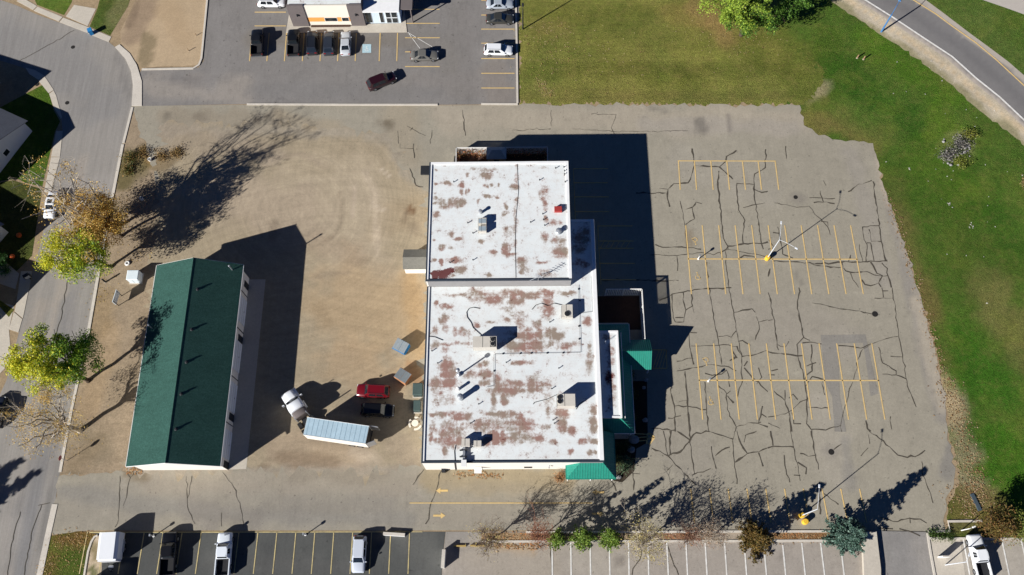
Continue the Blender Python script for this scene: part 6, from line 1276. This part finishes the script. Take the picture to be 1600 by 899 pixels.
def conifer(name, label, base, h, rad, cols, seed, n=3200, leaf=.3, group=None, tip=.06):
    r = random.Random(seed); B = P(*base) if len(base) == 2 else Vector(base); t = empty(name, (B.x, B.y, -.04), 0, label, 'tree', group)
    tb = MB().tube((0, 0, 0), (0, 0, h * .97), .16 * h / 7, .02, 8); tb.build('trunk', M_bark, t, smooth=True)
    lb_ = MB(); cb_ = MB(); br = []
    lv = int(h / .38)
    for i in range(lv):
        z = h * .05 + (h * .93) * i / lv; f = 1 - z / h; R = rad * 1.06 * (f ** .8) + tip * .4
        for k in range(7 + int(4 * f)):
            a = r.uniform(0, 6.283); L = R * r.uniform(.55, 1.25); e = Vector((math.cos(a) * L, math.sin(a) * L, z - L * r.uniform(-.1, .28)))
            lb_.tube((0, 0, z), e, .025, .008, 3, False); br.append((Vector((0, 0, z)), e))
    lb_.build('limbs', M_bark, t)
    for i in range(n):
        s_, e = br[int(r.random() ** 1.0 * len(br))]; u = r.random() ** .6; p = s_ + (e - s_) * u
        k_ = .35 + .65 * max(0, 1 - s_.z / h); p = p + Vector((r.gauss(0, 1), r.gauss(0, 1), r.gauss(-.2, .7))) * leaf * .45 * k_; add_leaf(cb_, p, leaf * r.uniform(.7, 1.5) * (.5 + .5 * k_), r, mixcol(cols, r, .3))
    cb_.build('crown', M_leaf, t); return t
CG = [S(112, 140, 52), S(92, 122, 44), S(134, 154, 62)]; BED = 'trees in the planting bed'
conifer('juniper_tree', 'green conical juniper closest to the bare twiggy trees in the bed', (869, 844), 6.0, 1.35, CG, 31, 3000, .26, BED)
conifer('juniper_tree', 'green conical juniper standing between two others in the bed', (908, 844), 7.6, 1.75, CG, 32, 4200, .26, BED)
conifer('juniper_tree', 'green conical juniper next to the pale yellow shrub', (951, 844), 7.2, 1.65, CG, 33, 4000, .26, BED)
conifer('juniper_tree', 'rusty olive-brown conifer in the bed beyond the twiggy shrub', (1175, 845), 7.0, 2.6, [S(132, 104, 52), S(112, 92, 46), S(96, 88, 44)], 34, 9500, .28, BED)
conifer('blue_spruce', 'blue-green spruce at the end of the bed beside the concrete island', (1316, 841), 8.4, 2.75, [S(104, 132, 118), S(84, 114, 102), S(124, 148, 134), S(70, 102, 84)], 35, 16000, .28, BED)
OFF = 'tall spruces west of the street'
def offbase(tip_px, h):
    p = P(*tip_px); L = h / math.tan(SUN_EL); return (p.x - L * math.cos(SH_AZ), p.y - L * math.sin(SH_AZ), 0)
conifer('spruce_tree', 'tall dark spruce across the street casting a pointed shadow on the asphalt', offbase((72, 729), 13), 13, 4.0, [S(58, 84, 44), S(46, 70, 38)], 36, 11000, .42, OFF)
conifer('spruce_tree', 'tall dark spruce behind the first across the street', offbase((46, 712), 13), 13, 4.4, [S(58, 84, 44), S(46, 70, 38)], 37, 11000, .42, OFF)
conifer('spruce_tree', 'broad dark spruce across the street nearest the driveway', offbase((20, 742), 12), 12, 5.0, [S(58, 84, 44), S(46, 70, 38)], 38, 12000, .45, OFF)
TW = [S(190, 172, 104), S(176, 160, 98), S(160, 148, 96)]
tree('twiggy_tree', 'pale twiggy tree with straw leaves beside the timber wheel stops', (768, 843), (762, 842), 4.6, (2.6, 2.4, 3.0), 650, TW, 41, .18, 40, bark=mat('grey_bark', S(118, 100, 84), rough=.95), trunk=.12, limbs=13, twigs=6, group=BED, tw_reach=.6)
tree('twiggy_tree', 'reddish bare twiggy tree next to the first green juniper', (842, 842), (842, 834), 4.2, (2.2, 2.2, 2.6), 250, [S(196, 132, 84), S(170, 120, 80)], 42, .18, 30, bark=mat('red_bark', S(136, 92, 72), rough=.95), trunk=.1, limbs=12, twigs=6, group=BED, tw_reach=.6)
tree('twiggy_tree', 'wide straw-coloured bush tree spilling over the white bay lines', (1012, 845), (1007, 842), 4.0, (3.1, 2.9, 3.4), 2000, TW + [S(198, 190, 140)], 43, .2, 70, bark=M_barkp, trunk=.12, limbs=16, twigs=6, group=BED, tw_reach=.6)
tree('twiggy_tree', 'thin reddish shrub tree between the straw bush and the rusty conifer', (1078, 841), (1080, 836), 2.2, (2.2, 1.5, 1.5), 700, [S(158, 108, 84), S(142, 120, 92)], 44, .18, 36, bark=mat('red_bark2', S(128, 96, 80), rough=.95), trunk=.09, limbs=11, twigs=5, group=BED, tw_reach=.5)
tree('twiggy_tree', 'grey-brown leafy shrub tree with pink twigs just before the rusty conifer', (1110, 842), (1112, 836), 3.4, (2.2, 1.7, 2.4), 1500, [S(150, 124, 104), S(134, 116, 92), S(172, 150, 128)], 45, .18, 50, bark=M_barkp, trunk=.1, limbs=12, twigs=5, group=BED, tw_reach=.5)
tree('broadleaf_tree', 'small round olive-brown tree in the shrub bed by the eastern lot', (1547, 822), (1560, 820), 3.6, (2.9, 2.2, 2.2), 4200, [S(122, 106, 54), S(104, 92, 46), S(132, 96, 54)], 46, .24, 50, trunk=.13, limbs=9, twigs=2)
tree('broadleaf_tree', 'small yellow-green tree at the end of the shrub bed', (1588, 826), (1596, 822), 3.2, (2.4, 2.4, 2.2), 3600, [S(132, 138, 62), S(112, 122, 54)], 47, .24, 50, trunk=.13, limbs=9, twigs=2)
# shrubs
def shrub(px, rad, h, cols, label, seed, n=900, leaf=.2, name='shrub', group=None, twig=True):
    r = random.Random(seed); c = P(*px); t = empty(name, (c.x, c.y, .0), 0, label, 'shrub', group); s_ = MB(); tips = []
    for i in range(14):
        a = r.uniform(0, 6.28); e = Vector((math.cos(a) * rad * r.uniform(.3, 1), math.sin(a) * rad * r.uniform(.3, 1), h * r.uniform(.5, 1))); tips += branch(s_, (0, 0, -.02), e, .03, .008, r, 4, 3)[1:]
    s_.build('stems', M_bark, t); b = MB()
    for i in range(n):
        p = Vector(r.choice(tips)) + Vector((r.gauss(0, 1), r.gauss(0, 1), r.gauss(0, .7))) * rad * .25; p.z = max(.05, p.z); add_leaf(b, p, leaf, r, mixcol(cols, r, .25))
    b.build('leaves', M_leaf, t); return t
ORG = [S(196, 140, 90), S(180, 128, 80), S(176, 140, 100)]
shrub((875, 748), 1.0, 1.1, ORG, 'orange autumn shrub at the west end of the south awning', 51, 500, .16)
shrub((975, 727), 1.3, 1.6, [S(106, 128, 98), S(84, 112, 76)], 'grey-green shrub at the south-east corner of the main building', 52, 900)
shrub((964, 722), .8, 1.2, [S(150, 150, 96), S(108, 116, 70)], 'pale shrub against the green awning corner', 53, 500)
for i, (q, l_) in enumerate((((978, 590), 'dark shrub in the shaded bed beside the entrance porch'), ((984, 620), 'dark shrub in the middle of the shaded entrance bed'), ((982, 652), 'dark shrub at the south end of the shaded entrance bed'), ((972, 700), 'dark shrub in the shade under the east awning'))):
    shrub(q, 1.1, 1.3, [S(70, 84, 48), S(58, 72, 40)], l_, 54 + i, 700)
WD = [S(88, 100, 44), S(126, 112, 58), S(70, 84, 36), S(160, 126, 70)]
for i, (q, r_, h_, l_) in enumerate((((205, 250), 1.5, .9, 'green weedy bush on the verge at the corner of the lot'), ((202, 268), 1.4, .8, 'low weedy bush below the first on the verge'), ((222, 242), 1.3, .7, 'brown weedy bush near the white bucket'), ((252, 246), 1.4, .5, 'dry tan weeds spreading into the gravel yard'), ((276, 240), 1.3, .4, 'thin dry weeds further into the gravel yard'))):
    shrub(q, r_, h_, WD if i < 2 else [S(172, 138, 84), S(150, 122, 78), S(128, 110, 62)], l_, 60 + i, 800 if i < 2 else 450, .2)
shrub((4, 412), 1.3, 1.5, [S(70, 110, 50), S(56, 90, 40)], 'green hedge bush in the shaded yard', 66, 900, .22); shrub((10, 424), 1.0, 1.2, [S(70, 110, 50)], 'small green bush at the foot of the shaded yard', 67, 500, .2)
for i, (q, l_) in enumerate((((1500, 226), 'grey dead bush among the pale rocks in the roadside lawn'), ((1480, 246), 'low grey dead bush at the near side of the rock garden'), ((1602, 288), 'dry straw bush at the far edge of the roadside lawn'))):
    shrub(q, 1.6, 1.0, [S(118, 116, 114), S(92, 90, 88), S(170, 164, 152)] if i < 2 else [S(178, 156, 108), S(150, 130, 90)], l_, 70 + i, 900, .2)
shrub((1512, 212), 1.4, .9, [S(150, 152, 66), S(128, 134, 60)], 'yellow-green shrub beside the rock garden', 74, 700, .2); shrub((1500, 256), 1.3, .8, [S(140, 148, 60), S(118, 128, 52)], 'yellow-green shrub below the grey dead bush', 75, 700, .2)
for i, q in enumerate(((1458, 836), (1470, 837), (1482, 837))): shrub(q, .9, .5, [S(66, 92, 36), S(84, 104, 44)], 'low green ground shrub in the kerbed bed by the entrance drive', 76 + i, 400, .18, group='low shrubs by the entrance drive')
# vines on the north patio fence
vb = MB(); r = random.Random(88)
for i in range(2600):
    x = r.uniform(-9.7, 4.5); y = 71.35 - abs(r.gauss(0, .35)); z = r.uniform(.3, 2.15)
    if r.random() < .3: x = r.choice((-9.6, 4.4)) + r.gauss(0, .2); y = r.uniform(66.2, 71.3)
    add_leaf(vb, Vector((x, y, z)), .2, r, mixcol([S(170, 96, 62), S(190, 120, 72), S(108, 110, 62), S(120, 74, 56), S(206, 150, 100)], r, .25))
tag(vb.build('climbing_vine', M_leaf, kind='stuff'), 'rust-coloured vine covering the north patio fence', 'vine')
# boulders in the entrance bed and the rock garden
M_rock = mat('pale_boulder', S(150, 148, 146), rough=.9, noise=((2, .15), (9, .2)), obj=True)
def rock(px, s, seed, label, group):
    r = random.Random(seed); c = P(*px); bm = bmesh.new(); bmesh.ops.create_icosphere(bm, subdivisions=2, radius=1.0)
    for v in bm.verts: v.co = v.co * (1 + r.uniform(-.16, .16)); v.co = Vector((v.co.x * s, v.co.y * s * r.uniform(.8, .86), v.co.z * s * .6 + s * .35))
    me = bpy.data.meshes.new('boulder'); bm.to_mesh(me); bm.free(); me.materials.append(M_rock); o = bpy.data.objects.new('boulder', me); COL.objects.link(o); o.location = (c.x, c.y, 0); tag(o, label, 'boulder', group)
for i, (q, s_, l_) in enumerate((((990, 688), .75, 'largest pale boulder, beside the yellow arrow mark'), ((986, 703), .6, 'pale boulder next to the largest one by the yellow arrow mark'), ((1009, 594), .35, 'pale boulder in the shade just south of the entrance porch'), ((1006, 606), .3, 'smallest pale boulder in the shade south of the entrance porch'), ((1008, 657), .42, 'pale boulder at the south end of the shaded entrance bed'), ((966, 746), .4, 'sunlit pale boulder at the outer corner of the green awning'))): rock(q, s_, 100 + i, l_, 'boulders by the entrance')
rr = random.Random(5)
for i in range(22):
    a = rr.uniform(0, 6.28); d = rr.random() ** .6; rock((1490 + math.cos(a) * d * 27, 236 + math.sin(a) * d * 24), rr.uniform(.12, .3), 120 + i, 'small grey-white stone in the lawn rock garden', 'rock garden stones')
# fallen leaves
def litter(name, label, areas, cols, seed, size=.16, parent=None):
    r = random.Random(seed); b = MB()
    for pts, wd, n in areas:
        for i in range(n):
            k = r.randrange(len(pts) - 1) if len(pts) > 1 else 0; a = pts[k]; c = pts[min(k + 1, len(pts) - 1)]; u = r.random()
            p = P(a[0] + (c[0] - a[0]) * u + r.gauss(0, wd), a[1] + (c[1] - a[1]) * u + r.gauss(0, wd)); s_ = size * r.uniform(.6, 1.5); an = r.uniform(0, 6.28); col = mixcol(cols, r, .25); k0 = len(b.v); z = .055 + r.uniform(0, .03)
            for q in range(4): b.v.append((p.x + s_ * (1 if q % 2 == 0 else .55) * math.cos(an + q * 1.57), p.y + s_ * (1 if q % 2 == 0 else .55) * math.sin(an + q * 1.57), z + r.uniform(0, .02))); b.col.append(col)
            b.f.append((k0, k0 + 1, k0 + 2, k0 + 3)); b.mi.append(0)
    return tag(b.build(name, M_leaf, parent, kind='stuff'), label, 'leaves')
BR = [S(172, 140, 100), S(196, 164, 122), S(150, 116, 78), S(206, 182, 146)]
litter('fallen_leaves', 'brown fallen leaves along the lot and lawn edge', [([(1385, 300), (1415, 390), (1450, 500), (1472, 580)], 5, 420), ([(1476, 590), (1500, 660), (1520, 740), (1530, 780)], 11, 700), ([(1490, 760), (1530, 800)], 14, 260)], BR, 91, .11)
litter('fallen_leaves', 'tan fallen leaves on the corner lawn by the white trailer', [([(85, 848), (140, 840)], 8, 240), ([(80, 870), (70, 899)], 7, 110), ([(105, 865), (120, 885)], 14, 80)], [S(196, 170, 120), S(176, 140, 88), S(150, 112, 66)], 92, .09)
litter('fallen_leaves', 'orange fallen leaves along the south wall and planting bed', [([(712, 741), (780, 743)], 3, 110), ([(760, 841), (860, 842)], 5, 300), ([(770, 853), (840, 854)], 3, 140), ([(1210, 838), (1290, 840)], 4, 260), ([(1040, 838), (1120, 840)], 5, 200), ([(200, 736), (222, 735)], 3, 80)], ORG + BR, 93, .13)
litter('fallen_leaves', 'yellow fallen leaves under the street trees', [([(110, 345), (150, 330)], 18, 200), ([(70, 640), (110, 690)], 20, 420), ([(150, 470), (170, 430)], 12, 120), ([(190, 300), (230, 420)], 14, 160)], [S(196, 166, 84), S(170, 140, 80), S(186, 160, 104)], 94, .09)
litter('fallen_leaves', 'pale fallen leaves scattered over the mown lawn', [([(830, 50), (880, 60)], 16, 160), ([(840, 128), (860, 148)], 4, 90), ([(820, 80), (1000, 100)], 30, 200), ([(1060, 30), (1200, 90)], 26, 160)], [S(196, 176, 128), S(170, 144, 92)], 95, .11)
litter('lawn_daisies', 'white specks of paper and flowers on the roadside lawn', [([(1420, 265), (1421, 265)], 1, 6), ([(1482, 318), (1484, 318)], 1.5, 8), ([(1518, 354), (1520, 354)], 2, 7), ([(1440, 100), (1560, 420)], 40, 40)], [S(236, 232, 220)], 96, .12)
